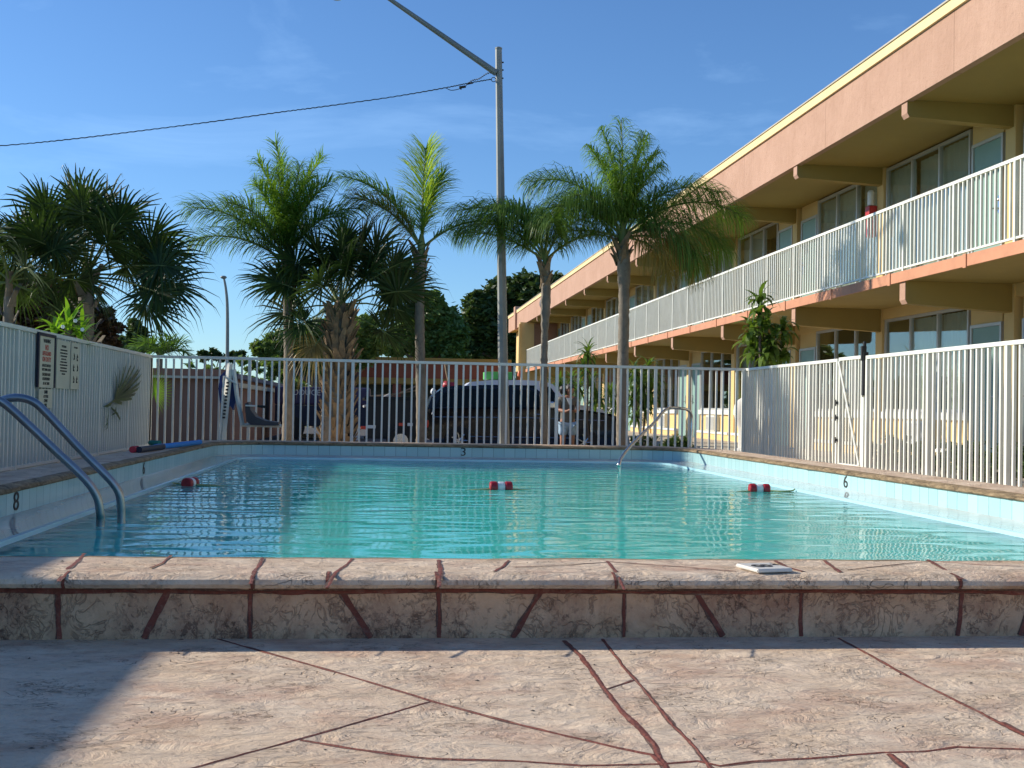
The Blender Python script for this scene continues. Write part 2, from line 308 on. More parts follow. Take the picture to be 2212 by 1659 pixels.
# ------------------------------------------------------------------ mesh builder
def tag(o, label=None, cat=None, group=None, kind=None):
    if label: o['label'] = label
    if cat: o['category'] = cat
    if group: o['group'] = group
    if kind: o['kind'] = kind
    return o
def empty(name, loc, label, cat, group=None):
    o = bpy.data.objects.new(name, None); col.objects.link(o); o.location = loc
    o.empty_display_size = 0.2
    return tag(o, label, cat, group)
def origin(p):
    v = Vector((0, 0, 0))
    while p is not None: v += p.location; p = p.parent
    return v
class MB:
    def __init__(s): s.v = []; s.f = []; s.mi = []; s.uv = None
    def add(s, vs, fs, mi=0):
        n = len(s.v); s.v.extend([tuple(v) for v in vs]); s.f.extend([tuple(n + i for i in f) for f in fs]); s.mi.extend([mi] * len(fs)); return s
    def box(s, a, b, mi=0):
        x0, y0, z0 = [min(a[i], b[i]) for i in range(3)]; x1, y1, z1 = [max(a[i], b[i]) for i in range(3)]
        return s.add([(x0, y0, z0), (x1, y0, z0), (x1, y1, z0), (x0, y1, z0), (x0, y0, z1), (x1, y0, z1), (x1, y1, z1), (x0, y1, z1)],
              [(0, 3, 2, 1), (4, 5, 6, 7), (0, 1, 5, 4), (1, 2, 6, 5), (2, 3, 7, 6), (3, 0, 4, 7)], mi)
    def bbox(s, a, b, r=0.01, mi=0):
        """box with chamfered edges"""
        x0, y0, z0 = [min(a[i], b[i]) for i in range(3)]; x1, y1, z1 = [max(a[i], b[i]) for i in range(3)]
        bm = bmesh.new(); bmesh.ops.create_cube(bm, size=1)
        for v in bm.verts: v.co = Vector(((x0 + x1) / 2 + v.co.x * (x1 - x0), (y0 + y1) / 2 + v.co.y * (y1 - y0), (z0 + z1) / 2 + v.co.z * (z1 - z0)))
        bmesh.ops.bevel(bm, geom=bm.edges[:], offset=r, segments=2, affect='EDGES', profile=0.6)
        s.frombm(bm, mi); return s
    def frombm(s, bm, mi=0):
        bm.verts.index_update(); s.add([v.co.copy() for v in bm.verts], [[v.index for v in f.verts] for f in bm.faces], mi); bm.free(); return s
    def tube(s, pts, rad, n=10, mi=0, cap=True, sx=1.0):
        pts = [Vector(p) for p in pts]; k = len(pts)
        rad = [rad] * k if isinstance(rad, (int, float)) else rad
        t0 = (pts[1] - pts[0]).normalized(); ref = Vector((0, 0, 1)) if abs(t0.z) < 0.9 else Vector((0, 1, 0))
        nrm = t0.cross(ref).normalized(); vs = []; pt = t0
        for i, p in enumerate(pts):
            t = ((pts[min(i + 1, k - 1)] - pts[max(i - 1, 0)])).normalized()
            q = pt.rotation_difference(t); nrm = (q @ nrm).normalized(); pt = t; b = t.cross(nrm).normalized()
            for j in range(n):
                a = 2 * math.pi * j / n
                vs.append(p + nrm * (math.cos(a) * rad[i] * sx) + b * (math.sin(a) * rad[i]))
        fs = [(i * n + j, i * n + (j + 1) % n, (i + 1) * n + (j + 1) % n, (i + 1) * n + j) for i in range(k - 1) for j in range(n)]
        if cap: fs.append(tuple(range(n - 1, -1, -1))); fs.append(tuple((k - 1) * n + j for j in range(n)))
        return s.add(vs, fs, mi)
    def lathe(s, c, prof, n=24, mi=0):
        vs = []; k = len(prof)
        for r, z in prof:
            for j in range(n):
                a = 2 * math.pi * j / n; vs.append((c[0] + r * math.cos(a), c[1] + r * math.sin(a), c[2] + z))
        fs = [(i * n + j, i * n + (j + 1) % n, (i + 1) * n + (j + 1) % n, (i + 1) * n + j) for i in range(k - 1) for j in range(n)]
        fs.append(tuple(range(n - 1, -1, -1))); fs.append(tuple((k - 1) * n + j for j in range(n)))
        return s.add(vs, fs, mi)
    def ell(s, c, r, mi=0, u=16, v=10, jit=0.0):
        bm = bmesh.new(); bmesh.ops.create_uvsphere(bm, u_segments=u, v_segments=v, radius=1)
        for q in bm.verts:
            d = 1 + rnd.uniform(-jit, jit); q.co = Vector((c[0] + q.co.x * r[0] * d, c[1] + q.co.y * r[1] * d, c[2] + q.co.z * r[2] * d))
        return s.frombm(bm, mi)
    def prism(s, poly, axis, a, b, mi=0):
        """poly of 2-D points extruded along axis ('x','y','z') from a to b"""
        def P(p, t): return {'x': (t, p[0], p[1]), 'y': (p[0], t, p[1]), 'z': (p[0], p[1], t)}[axis]
        n = len(poly); vs = [P(p, a) for p in poly] + [P(p, b) for p in poly]
        fs = [(i, (i + 1) % n, n + (i + 1) % n, n + i) for i in range(n)] + [tuple(range(n - 1, -1, -1)), tuple(range(n, 2 * n))]
        return s.add(vs, fs, mi)
    def build(s, name, mats, parent=None, smooth=False, kind=None, label=None, recalc=False):
        o0 = origin(parent)
        me = bpy.data.meshes.new(name)
        me.from_pydata([(v[0] - o0.x, v[1] - o0.y, v[2] - o0.z) for v in s.v], [], s.f)
        mats = mats if isinstance(mats, (list, tuple)) else [mats]
        for m in mats: me.materials.append(MT[m] if isinstance(m, str) else m)
        if len(mats) > 1: me.polygons.foreach_set('material_index', s.mi)
        if smooth: me.polygons.foreach_set('use_smooth', [True] * len(me.polygons))
        if recalc:
            bm = bmesh.new(); bm.from_mesh(me); bmesh.ops.recalc_face_normals(bm, faces=bm.faces[:]); bm.to_mesh(me); bm.free()
        if s.uv:
            ul = me.uv_layers.new(name='UVMap')
            for poly, uvs in zip(me.polygons, s.uv):
                for li, q in zip(poly.loop_indices, uvs): ul.data[li].uv = q
        me.update()
        ob = bpy.data.objects.new(name, me); col.objects.link(ob)
        if parent is not None: ob.parent = parent
        if kind: ob['kind'] = kind
        if label: ob['label'] = label
        if smooth:
            try:
                me.polygons.foreach_set('use_smooth', [True] * len(me.polygons)); me.set_sharp_from_angle(angle=R(38))
            except Exception: pass
        return ob
def text_mesh(body, size, mat, xdir, ydir, pos, parent, name='lettering', ext=0.001, align='CENTER', sx=1.0, space=1.0, off=0.0):
    cu = bpy.data.curves.new('t', 'FONT'); cu.body = body; cu.size = size; cu.align_x = align; cu.align_y = 'CENTER'
    cu.extrude = ext; cu.offset = off; cu.resolution_u = 3; cu.space_line = space
    to = bpy.data.objects.new('t', cu); col.objects.link(to)
    dg = bpy.context.evaluated_depsgraph_get(); me = bpy.data.meshes.new_from_object(to.evaluated_get(dg))
    bpy.data.objects.remove(to); bpy.data.curves.remove(cu)
    xd = Vector(xdir).normalized() * sx; yd = Vector(ydir).normalized(); zd = Vector(xdir).normalized().cross(yd)
    mm = Matrix((xd, yd, zd)).transposed().to_4x4(); mm.translation = Vector(pos) - origin(parent)
    me.transform(mm); me.name = name; me.materials.clear(); me.materials.append(MT[mat])
    ob = bpy.data.objects.new(name, me); col.objects.link(ob); ob.parent = parent
    return ob
def copy_tree(o, parent=None):
    c = o.copy(); col.objects.link(c); c.parent = parent
    for ch in list(o.children): copy_tree(ch, c)
    return c
# ------------------------------------------------------------------ setting: ground, deck, pool
PX0, PX1, PY0, PY1, PR = -2.10, 4.06, 3.83, 15.60, 0.65
def path(step=0.06):
    pts = []; L = 0
    segs = [((PX0 + PR, PY0), (PX1 - PR, PY0)), 'c', ((PX1, PY0 + PR), (PX1, PY1 - PR)), 'c', ((PX1 - PR, PY1), (PX0 + PR, PY1)), 'c', ((PX0, PY1 - PR), (PX0, PY0 + PR)), 'c']
    cs = [(PX1 - PR, PY0 + PR, -90), (PX1 - PR, PY1 - PR, 0), (PX0 + PR, PY1 - PR, 90), (PX0 + PR, PY0 + PR, 180)]
    ci = 0
    for s in segs:
        if s == 'c':
            cx, cy, a0 = cs[ci]; ci += 1; n = 14
            for i in range(n):
                a = R(a0 + 90 * (i + 0.5) / n); pts.append((cx + PR * math.cos(a), cy + PR * math.sin(a), math.cos(a), math.sin(a)))
        else:
            (x0, y0), (x1, y1) = s; l = math.hypot(x1 - x0, y1 - y0); n = max(2, int(l / step)); nx, ny = (y1 - y0) / l, -(x1 - x0) / l
            for i in range(n + 1):
                t = i / n; pts.append((x0 + (x1 - x0) * t, y0 + (y1 - y0) * t, nx, ny))
    return pts
PATH = path()
def sweep(prof, mis=None, jit=None):
    """prof: (outward offset, z); jit: per-profile-point noise amplitude"""
    m = MB(); n = len(PATH); k = len(prof); acc = [0.0]
    for i in range(1, n + 1):
        a, b = PATH[i - 1], PATH[i % n]; acc.append(acc[-1] + math.hypot(a[0] - b[0], a[1] - b[1]))
    from mathutils import noise
    for i, (x, y, nx, ny) in enumerate(PATH):
        for j, (d, z) in enumerate(prof):
            q = 0; w = 0
            if jit and jit[j]:
                q = noise.noise(Vector((x * 6, y * 6, j * 0.35))) * jit[j] + noise.noise(Vector((x * 19, y * 19, j * 0.8))) * jit[j] * 0.6
                w = noise.noise(Vector((x * 5 + 9, y * 5, j * 0.5 + 4))) * jit[j] * 0.35
            m.v.append((x + nx * (d + q), y + ny * (d + q), z + w))
    m.uv = []
    for i in range(n):
        i2 = (i + 1) % n
        for j in range(k - 1):
            m.f.append((i * k + j, i2 * k + j, i2 * k + j + 1, i * k + j + 1)); m.mi.append(mis[j] if mis else 0)
            m.uv.append([(acc[i], prof[j][1]), (acc[i + 1], prof[j][1]), (acc[i + 1], prof[j + 1][1]), (acc[i], prof[j + 1][1])])
    return m
def ribbon(m, pts, w, nrm, off, mi, seed=0):
    """painted joint: a thin raised strip following pts on a surface with normal nrm"""
    rr = random.Random(seed); fine = []
    for a, b in zip(pts[:-1], pts[1:]):
        a, b = Vector(a), Vector(b); n = max(1, int((b - a).length / 0.022))
        for i in range(n): fine.append(a.lerp(b, i / n))
    fine.append(Vector(pts[-1])); nrm = Vector(nrm); vs = []
    wob = 0; wj = 0
    for i, p in enumerate(fine):
        t = (fine[min(i + 1, len(fine) - 1)] - fine[max(i - 1, 0)]).normalized(); s = t.cross(nrm).normalized()
        wob = wob * 0.8 + rr.uniform(-1, 1) * 0.0018; wj = wj * 0.6 + rr.uniform(-0.3, 0.3)
        ww = w * (1 + wj) * 0.5; c = p + s * wob
        vs += [c - s * ww + nrm * off * 0.25, c + nrm * off, c + s * ww + nrm * off * 0.25]
    fs = []
    for i in range(len(fine) - 1):
        a = i * 3; fs += [(a, a + 1, a + 4, a + 3), (a + 1, a + 2, a + 5, a + 4)]
    m.add(vs, fs, mi)
    vs = []; wj = 0
    for i, p in enumerate(fine):
        t = (fine[min(i + 1, len(fine) - 1)] - fine[max(i - 1, 0)]).normalized(); s = t.cross(nrm).normalized(); wj = wj * .5 + rr.uniform(-.35, .35); ww = (w * 1.15 + .0012) * (1 + wj) * .5
        vs += [p - s * ww + nrm * .0003, p + s * ww + nrm * .0003]
    m.add(vs, [(2 * i, 2 * i + 1, 2 * i + 3, 2 * i + 2) for i in range(len(fine) - 1)], mi + 1)  # wider dark strip under the joint: its painted shadow edge

# ground outside the pool yard
g = MB()
GX0, GX1, GY0, GY1 = -3.75, 6.45, -5.0, 18.6
for a, b in (((-400, -200), (400, GY0)), ((-400, GY1), (400, 900)), ((-400, GY0), (GX0, GY1)), ((GX1, GY0), (400, GY1))):
    g.add([(a[0], a[1], -0.44), (b[0], a[1], -0.44), (b[0], b[1], -0.44), (a[0], b[1], -0.44)], [(0, 1, 2, 3)])
g.build('ground', 'grass', kind='structure')
MB().add([(-40, 19.6, -0.43), (6.3, 19.6, -0.43), (6.3, 59.5, -0.43), (-40, 59.5, -0.43)], [(0, 1, 2, 3)]).build('parking_lot', 'asphalt', kind='structure')
w = MB(); w.box((GX1 + 0.02, -5, -0.6), (8.72, 62, -0.03)); w.build('walkway', 'walk', kind='structure')
# deck
dk = MB(); HX0, HX1, HY0, HY1 = PX0 - 0.41, PX1 + 0.41, PY0 - 0.39, PY1 + 0.41
def rect(m, x0, y0, x1, y1, z, mi=0): m.add([(x0, y0, z), (x1, y0, z), (x1, y1, z), (x0, y1, z)], [(0, 1, 2, 3)], mi)
rect(dk, GX0, GY0, GX1, HY0, 0); rect(dk, GX0, HY0, HX0, GY1, 0); rect(dk, HX1, HY0, GX1, GY1, 0); rect(dk, HX0, HY1, HX1, GY1, 0)
for cx, cy, a0, qx, qy in ((PX1 - PR, PY1 - PR, 0, HX1, HY1), (PX0 + PR, PY1 - PR, 90, HX0, HY1), (PX0 + PR, PY0 + PR, 180, HX0, HY0), (PX1 - PR, PY0 + PR, 270, HX1, HY0)):
    arc = [(cx + (PR + .40) * math.cos(R(a0 + i * 9)), cy + (PR + .40) * math.sin(R(a0 + i * 9)), 0) for i in range(11)]
    n = len(arc); dk.add([(qx, qy, 0)] + arc, [(0, i + 1, i + 2) if False else (0, i + 2, i + 1) for i in range(n - 1)])
for a, b in (((GX0, GY0), (GX1, GY0)), ((GX1, GY0), (GX1, GY1)), ((GX1, GY1), (GX0, GY1)), ((GX0, GY1), (GX0, GY0))):
    dk.add([(a[0], a[1], -0.6), (b[0], b[1], -0.6), (b[0], b[1], 0), (a[0], a[1], 0)], [(0, 1, 2, 3)])
LN = [([(458, 1376.5), (545, 1401), (750, 1459), (930, 1514), (1106, 1562), (1186, 1581), (1316, 1611), (1411, 1631), (1436, 1654)], .010),
      ([(930, 1516), (650, 1596), (420, 1659), (260, 1700)], .008),
      ([(650, 1599), (750, 1616), (870, 1634), (935, 1640), (1106, 1644), (1256, 1654), (1431, 1651), (1506, 1645), (1556, 1656), (1631, 1646), (1756, 1639), (1906, 1626), (1996, 1624), (2066, 1614), (2300, 1622)], .009),
      ([(1218, 1384), (1256, 1419), (1286, 1459), (1306, 1491), (1341, 1534), (1386, 1579), (1411, 1609), (1418, 1631), (1436, 1662), (1450, 1720)], .013),
      ([(1301, 1381), (1346, 1439), (1391, 1489), (1456, 1569), (1486, 1599), (1536, 1659), (1600, 1740)], .009),
      ([(1311, 1489), (1368, 1469)], .008),
      ([(1811, 1379), (1886, 1419), (1966, 1464), (2026, 1494), (2116, 1539), (2240, 1604)], .010),
      ([(2160, 1560), (2240, 1600)], .016),
      ([(1921, 1629), (1956, 1659), (2000, 1700)], .014), ([(390, 1382), (410, 1376)], .010)]
for i, (pp, wd) in enumerate(LN):
    ribbon(dk, [atZ(x, y, 0.0) for x, y in pp], wd * 0.95, (0, 0, 1), 0.0016, 1, 10 + i)
dk.build('pool_deck', ['deck', 'joint', 'joint_shade'], kind='structure')

# coping kerb round the pool
RO = 0.40
prof = [(RO, -0.01), (RO, 0.06), (RO, 0.148), (RO + .045, 0.152), (RO + .056, 0.164), (RO + .052, 0.177), (RO + .03, 0.188), (RO - .01, 0.191), (0.2, 0.189), (0.06, 0.187), (0.0, 0.182), (-0.022, 0.172), (-0.028, 0.156), (-0.012, 0.145), (0.0, 0.143)]
mis = [1, 1, 1, 0, 0, 0, 0, 0, 0, 2, 2, 2, 2, 2]
jit = [0, 0, 0.002, 0.003, 0.004, 0.004, 0.004, 0.004, 0.006, 0.006, 0.012, 0.016, 0.014, 0.004, 0]
cp = sweep(prof, mis, jit); uvs = cp.uv; cp.uv = None
YR = PY0 - RO     # riser plane
def rz(x, y): p = at(x, y, YR - 0.001); return p
for i, (pp, wd) in enumerate([([(125, 1243), (127, 1362)], .011), ([(365, 1264), (312, 1369)], .016), ([(541, 1258), (540, 1370)], .011), ([(732, 1264), (800, 1374)], .013), ([(948, 1264), (948, 1377)], .012),
                   ([(1171, 1273), (1106, 1372)], .012), ([(1349, 1268), (1347, 1372)], .007), ([(1498, 1274), (1561, 1373)], .014), ([(1731, 1272), (1731, 1370)], .011), ([(2078, 1260), (2068, 1364)], .011), ([(2235, 1300), (2205, 1360)], .014)]):
    a, b = rz(*pp[0]), rz(*pp[1]); a.z = 0.146; b.z = 0.002; ribbon(cp, [a, b], wd * 1.1, (0, -1, 0), 0.002, 3, 40 + i)
ribbon(cp, [(x * 0.25, YR - 0.003, 0.1375 + 0.0015 * math.sin(x * 1.3)) for x in range(-10, 18)], 0.011, (0, -1, 0), 0.003, 3, 77)
for i, (pp, wd) in enumerate([([(127, 1247), (150, 1228), (170, 1212), (182, 1194)], .010), ([(541, 1250), (549, 1236), (560, 1222), (568, 1204)], .010), ([(705, 1254), (725, 1238), (745, 1224), (762, 1206)], .009), ([(948, 1254), (952, 1238), (947, 1209)], .011),
                   ([(1068, 1236), (1085, 1226), (1100, 1210)], .007), ([(1349, 1257), (1330, 1236), (1312, 1212)], .009), ([(1735, 1236), (1700, 1225), (1674, 1211)], .010), ([(1815, 1238), (1800, 1226), (1781, 1210)], .011), ([(2078, 1247), (2035, 1228), (2003, 1208)], .011), ([(325, 1228), (352, 1216), (370, 1198)], .006),
                   ([(1312, 1215), (1210, 1222), (1110, 1226)], .004), ([(1312, 1213), (1480, 1226), (1590, 1236)], .004), ([(2003, 1212), (1900, 1224), (1830, 1232)], .004), ([(2003, 1210), (2130, 1221), (2240, 1224)], .004)]):
    q9 = [atZ(x, y, 0.190) for x, y in pp]
    for v_ in q9:
        d_ = PY0 - v_.y; v_.z = 0.1865 + 0.0045 * max(0, min(1, d_ / 0.38)) + 0.0015
        if d_ > 0.41: v_.z -= (d_ - 0.41) * 0.16
    ribbon(cp, q9, wd * 1.0, (0, 0, 1), 0.0012, 3, 60 + i)
    if pp[0][1] > 1245:
        q = atZ(*pp[0], 0.190); ribbon(cp, [(q.x, YR + 0.012, 0.1925), (q.x, YR - 0.031, 0.1892), (q.x, YR - 0.0535, 0.1775), (q.x, YR - 0.0575, 0.164), (q.x, YR - 0.0465, 0.1515)], wd * .85, (0, -0.7, 0.7), 0.001, 3, 90 + i)
cp.build('pool_coping', ['coping', 'riser', 'edge_rock', 'joint', 'joint_shade'], smooth=True, kind='structure')
# tile band, ledge, lip, basin
tb = sweep([(0.0, 0.144), (0.0, 0.018)]); tband = tb.build('tile_band', 'pool_tile', kind='structure')
lg = sweep([(0.0, 0.018), (-0.03, 0.006), (-0.22, -0.012), (-0.27, -0.010)], jit=[0, 0, 0, 0]); lg.uv = None; lg.build('gutter_ledge', 'wet_plaster', smooth=True, kind='structure')
lp = sweep([(-0.27, -0.010), (-0.275, -0.004), (-0.30, -0.006), (-0.305, -0.10), (-0.305, -0.16)]); lp.uv = None; lp.build('gutter_lip', 'lip', smooth=True, kind='structure')
bs = sweep([(-0.305, -0.16), (-0.31, -1.25), (-0.55, -1.6)]); n = len(PATH)
bs.f.append(tuple(i * 3 + 2 for i in range(n))); bs.mi.append(0); bs.uv = None
bs.build('pool_basin', 'basin', kind='structure')
wt_ = MB(); n = len(PATH)
wt_.add([(x - nx * 0.303, y - ny * 0.303, -0.03) for x, y, nx, ny in PATH] + [(x - nx * 0.318, y - ny * 0.318, -1.15) for x, y, nx, ny in PATH], [tuple(range(n)), tuple(range(2 * n - 1, n - 1, -1))] + [(i, n + i, n + (i + 1) % n, (i + 1) % n) for i in range(n)])
wt_.build('water', 'water', kind='structure')

# depth numerals on the tile band and the loose depth tile on the coping
def numeral(t, size, x, y, wall, sx=1.0):
    if wall == 'far': text_mesh(t, size, 'sign_ink', (1, 0, 0), (0, 0, 1), (x, y - 0.003, 0.082), tband, 'depth_numeral', sx=sx)
    if wall == 'left': text_mesh(t, size, 'sign_ink', (0, 1, 0), (0, 0, 1), (x + 0.003, y, 0.082), tband, 'depth_numeral', sx=sx)
    if wall == 'right': text_mesh(t, size, 'sign_ink', (0, -1, 0), (0, 0, 1), (x - 0.003, y, 0.082), tband, 'depth_numeral', sx=sx)
numeral('3', 0.155, at(1001, 977, PY1).x, PY1, 'far', 1.15)
numeral('8', 0.155, PX0, atX(34, 1093, PX0).y, 'left', 1.5)
numeral('6', 0.155, PX0, atX(310, 1023, PX0).y, 'left', 1.4)
numeral('6', 0.155, PX1, atX(1827, 1046, PX1).y, 'right', 1.4)
dt = empty('depth_tile', atZ(1650, 1233, 0.190), 'white square tile with a black number 8 lying on the near pool coping', 'tile')
q = dt.location.copy(); T = MB()
bm = bmesh.new(); bmesh.ops.create_cube(bm, size=1)
for v in bm.verts: v.co = Vector((v.co.x * 0.122, v.co.y * 0.135, v.co.z * 0.011))
bmesh.ops.bevel(bm, geom=bm.edges[:], offset=0.003, segments=2, affect='EDGES')
bmesh.ops.rotate(bm, verts=bm.verts[:], cent=(0, 0, 0), matrix=Matrix.Rotation(R(12), 3, 'Z'))
bmesh.ops.translate(bm, verts=bm.verts[:], vec=q + Vector((0, 0, 0.010))); T.frombm(bm).build('tile_body', 'tile_white', dt)
c12, s12 = math.cos(R(12)), math.sin(R(12))
text_mesh('8', 0.095, 'sign_ink', (s12, -c12, 0), (c12, s12, 0), q + Vector((-0.012, -0.006, 0.0163)), dt, 'numeral', sx=1.2)
text_mesh('FT', 0.026, 'sign_ink', (s12, -c12, 0), (c12, s12, 0), q + Vector((0.040, 0.025, 0.0163)), dt, 'lettering')

# ------------------------------------------------------------------ fences
FZ1, FZ0 = 1.355, 0.045
def bar(axis, c, t, L0, L1, fix, z, h):
    """horizontal rail along axis ('x'/'y') from L0 to L1"""
    m = MB()
    if axis == 'x': m.bbox((L0, fix - t / 2, z), (L1, fix + t / 2, z + h), 0.004)
    else: m.bbox((fix - t / 2, L0, z), (fix + t / 2, L1, z + h), 0.004)
    return m
picket_mesh = {}
def add_picket(parent, axis, pos, fix, z0=0.075, z1=FZ1 - 0.045, s=0.0132):
    key = (round(z0, 3), round(z1, 3), s)
    if key not in picket_mesh:
        m = MB(); m.box((-s, -s, z0), (s, s, z1)); o = m.build('picket', 'white_paint'); picket_mesh[key] = o.data; bpy.data.objects.remove(o)
    o = bpy.data.objects.new('picket', picket_mesh[key]); col.objects.link(o); o.parent = parent
    loc = Vector((pos, fix, 0)) if axis == 'x' else Vector((fix, pos, 0))
    o.location = loc - origin(parent)
    o.rotation_euler = (R(rnd.uniform(-.25, .25)), R(rnd.uniform(-.25, .25)), 0)
def fence_run(name, axis, posts, fix, label, cat='fence', separate=None, endpost=True, group=None):
    """posts: positions along the axis; panels between them carry rails and pickets"""
    mid = (posts[0] + posts[-1]) / 2
    e = empty(name, (mid, fix, 0) if axis == 'x' else (fix, mid, 0), label, cat, group)
    for p in posts:
        m = MB(); s = 0.0225
        if axis == 'x': m.bbox((p - s, fix - s, 0.0), (p + s, fix + s, FZ1 - 0.042), 0.003)
        else: m.bbox((fix - s, p - s, 0.0), (fix + s, p + s, FZ1 - 0.042), 0.003)
        m.build('post', 'white_paint', e)
    m = bar(axis, None, 0.042, posts[0] - 0.022, posts[-1] + 0.022, fix, FZ1 - 0.04, 0.04); m.build('top_rail', 'white_paint', e)
    for a, b in zip(posts[:-1], posts[1:]):
        a2, b2 = a + 0.0225, b - 0.0225
        m = bar(axis, None, 0.030, a2 + .001, b2 - .001, fix, 0.045, 0.030)
        n = max(2, round((b - a) / 0.1085)); near = separate is None or separate((a + b) / 2)
        if not near:
            for i in range(1, n):
                t = a + (b - a) * i / n; s = 0.0132
                if axis == 'x': m.box((t - s, fix - s, 0.076), (t + s, fix + s, FZ1 - 0.041))
                else: m.box((fix - s, t - s, 0.076), (fix + s, t + s, FZ1 - 0.041))
        pn = m.build('panel', 'white_paint', e)
        if near:
            for i in range(1, n): add_picket(pn, axis, a + (b - a) * i / n, fix)
    return e
FY = 17.25; FXL, FXR = -3.32, 5.50
fp = [FXL] + [at(x, 776, FY).x for x in (540, 763, 986, 1204, 1417)] + [FXR - 0.05]
fence_run('pool_fence', 'x', fp, FY, 'white metal picket fence across the far end of the pool')
gh, gl = atX(1815, 775, FXR).y, atX(1866, 770, FXR).y
fence_run('pool_fence', 'y', [FY - 0.0, (FY + gh) / 2 + 0.6, (FY + gh) / 2 - 0.85, gh + 0.06][::-1], FXR, 'white picket fence section between the gate and the far right corner')
pr = [gl - 0.12]
while pr[-1] > 1.8: pr.append(pr[-1] - 1.5)
rf = fence_run('pool_fence', 'y', pr[::-1], FXR, 'long sunlit white picket fence along the right side of the pool', separate=lambda y: y > 6.5)
pl = [FY]
while pl[-1] > -3.5: pl.append(pl[-1] - 1.55)
lf = fence_run('pool_fence', 'y', [p for p in pl[::-1]], FXL - 0.0, 'shaded white picket fence backed with a corrugated screen on the left side', separate=lambda y: y > 8.5)
m = MB(); ys = pl[-1]; vs = []; y = ys; i = 0
while y < FY - 0.03:
    vs.append((FXL - 0.032 - (0.012 if (i // 2) % 2 else 0.0), y)); y += 0.017 if i % 2 else 0.012; i += 1
nv = len(vs)
m.add([(x, y, 0.02) for x, y in vs] + [(x, y, FZ1 - 0.015) for x, y in vs] + [(x - 0.003, y, 0.02) for x, y in vs] + [(x - 0.003, y, FZ1 - 0.015) for x, y in vs],
      [(i, i + 1, nv + i + 1, nv + i) for i in range(nv - 1)] + [(2 * nv + i + 1, 2 * nv + i, 3 * nv + i, 3 * nv + i + 1) for i in range(nv - 1)] + [(nv + i, nv + i + 1, 3 * nv + i + 1, 3 * nv + i) for i in range(nv - 1)])
m.build('corrugated_screen', 'fence_sheet', lf)
# gate
ge = empty('pool_gate', (FXR, (gh + gl) / 2, 0), 'white picket gate with a diagonal brace and black latch in the right fence', 'gate')
m = MB(); z0, z1 = 0.06, FZ1 + 0.01
m.bbox((FXR - .02, gl, z1 - .04), (FXR + .02, gh, z1), .004); m.bbox((FXR - .018, gl + .042, z0), (FXR + .018, gh - .042, z0 + .035), .004)
m.bbox((FXR - .02, gh - .04, z0), (FXR + .02, gh, z1 - .041), .004); m.bbox((FXR - .02, gl, z0), (FXR + .02, gl + .04, z1 - .041), .004)
m.build('gate_frame', 'white_paint', ge)
for i in range(1, 7): add_picket(ge, 'y', gl + .04 + (gh - gl - .08) * i / 7, FXR, 0.096, z1 - .042, 0.011)
m = MB(); m.tube([(FXR - .032, gh - .03, z1 - .05), (FXR - .032, gl + .03, z0 + .03)], 0.013, 4); m.build('brace', 'white_paint', ge)
for z in (0.35, 0.62, 0.80):
    m = MB(); m.bbox((FXR - .04, gh - .01, z), (FXR - .021, gh + .035, z + .035), .004); m.tube([(FXR - .045, gh + .012, z - .02), (FXR - .045, gh + .012, z + .055)], .008, 8); m.build('hinge', 'black', ge)
m = MB(); m.bbox((FXR - .03, gl - .075, 0.0), (FXR + .03, gl - .02, 0.88), .004); m.build('latch_post', 'white_paint', ge)
m = MB(); m.bbox((FXR - .034, gl - .068, 0.90), (FXR + .03, gl - .012, 1.40), .008); m.bbox((FXR - .05, gl - .06, 1.30), (FXR + .01, gl - .02, 1.47), .008); m.tube([(FXR - .01, gl - .04, 1.46), (FXR - .01, gl - .04, 1.52)], .02, 10); m.build('latch', 'black', ge)

# signs on the left fence
def fence_sign(name, x0, x1, y0, y1, label, rows, mat='sign_cream', frame=None, z=None, off=0.03):
    X = FXL + off; a = atX(x0, (y0 + y1) / 2, X); b = atX(x1, (y0 + y1) / 2, X); top = atX((x0 + x1) / 2, y0, X).z; bot = atX((x0 + x1) / 2, y1, X).z
    if z: top, bot = z
    e = empty(name, (X, (a.y + b.y) / 2, bot), label, 'sign')
    m = MB(); m.bbox((X - .003, a.y, bot), (X + .003, b.y, top), .001); m.build('sign_panel', mat, e)
    if frame:
        m = MB(); t = .045
        m.box((X - .008, a.y - t, bot - .0), (X + .012, a.y - .001, top + .03)); m.box((X - .008, b.y + .001, bot), (X + .012, b.y + t * .8, top + .03)); m.box((X - .008, a.y - .0005, top + .001), (X + .012, b.y + .0005, top + .03))
        m.build('sign_frame', frame, e)
    H = top - bot; W = b.y - a.y
    for t, fy, sz, mt_ in rows:
        text_mesh(t, H * sz, mt_, (0, 1, 0), (0, 0, 1), (X + .0042, (a.y + b.y) / 2, bot + H * fy), e, 'lettering', ext=0.0008, off=H * sz * .03)
    return e, X, a.y, b.y, bot, top
fence_sign('warning_sign', 83, 116, 728, 843, 'tall warning sign in a dark frame with red no lifeguard lettering on the left fence',
           [('WARNING', .91, .10, 'sign_ink'), ('NO', .78, .15, 'sign_red'), ('LIFEGUARD', .665, .115, 'sign_red'), ('ON DUTY', .55, .13, 'sign_red'), ('ADULTS SHOULD', .43, .075, 'sign_ink'), ('NOT SWIM ALONE', .35, .070, 'sign_ink'), ('CHILDREN MUST', .255, .075, 'sign_ink'), ('BE SUPERVISED', .17, .075, 'sign_ink'), ('AT ALL TIMES', .08, .072, 'sign_ink')], frame='navy', z=(1.30, 0.80))
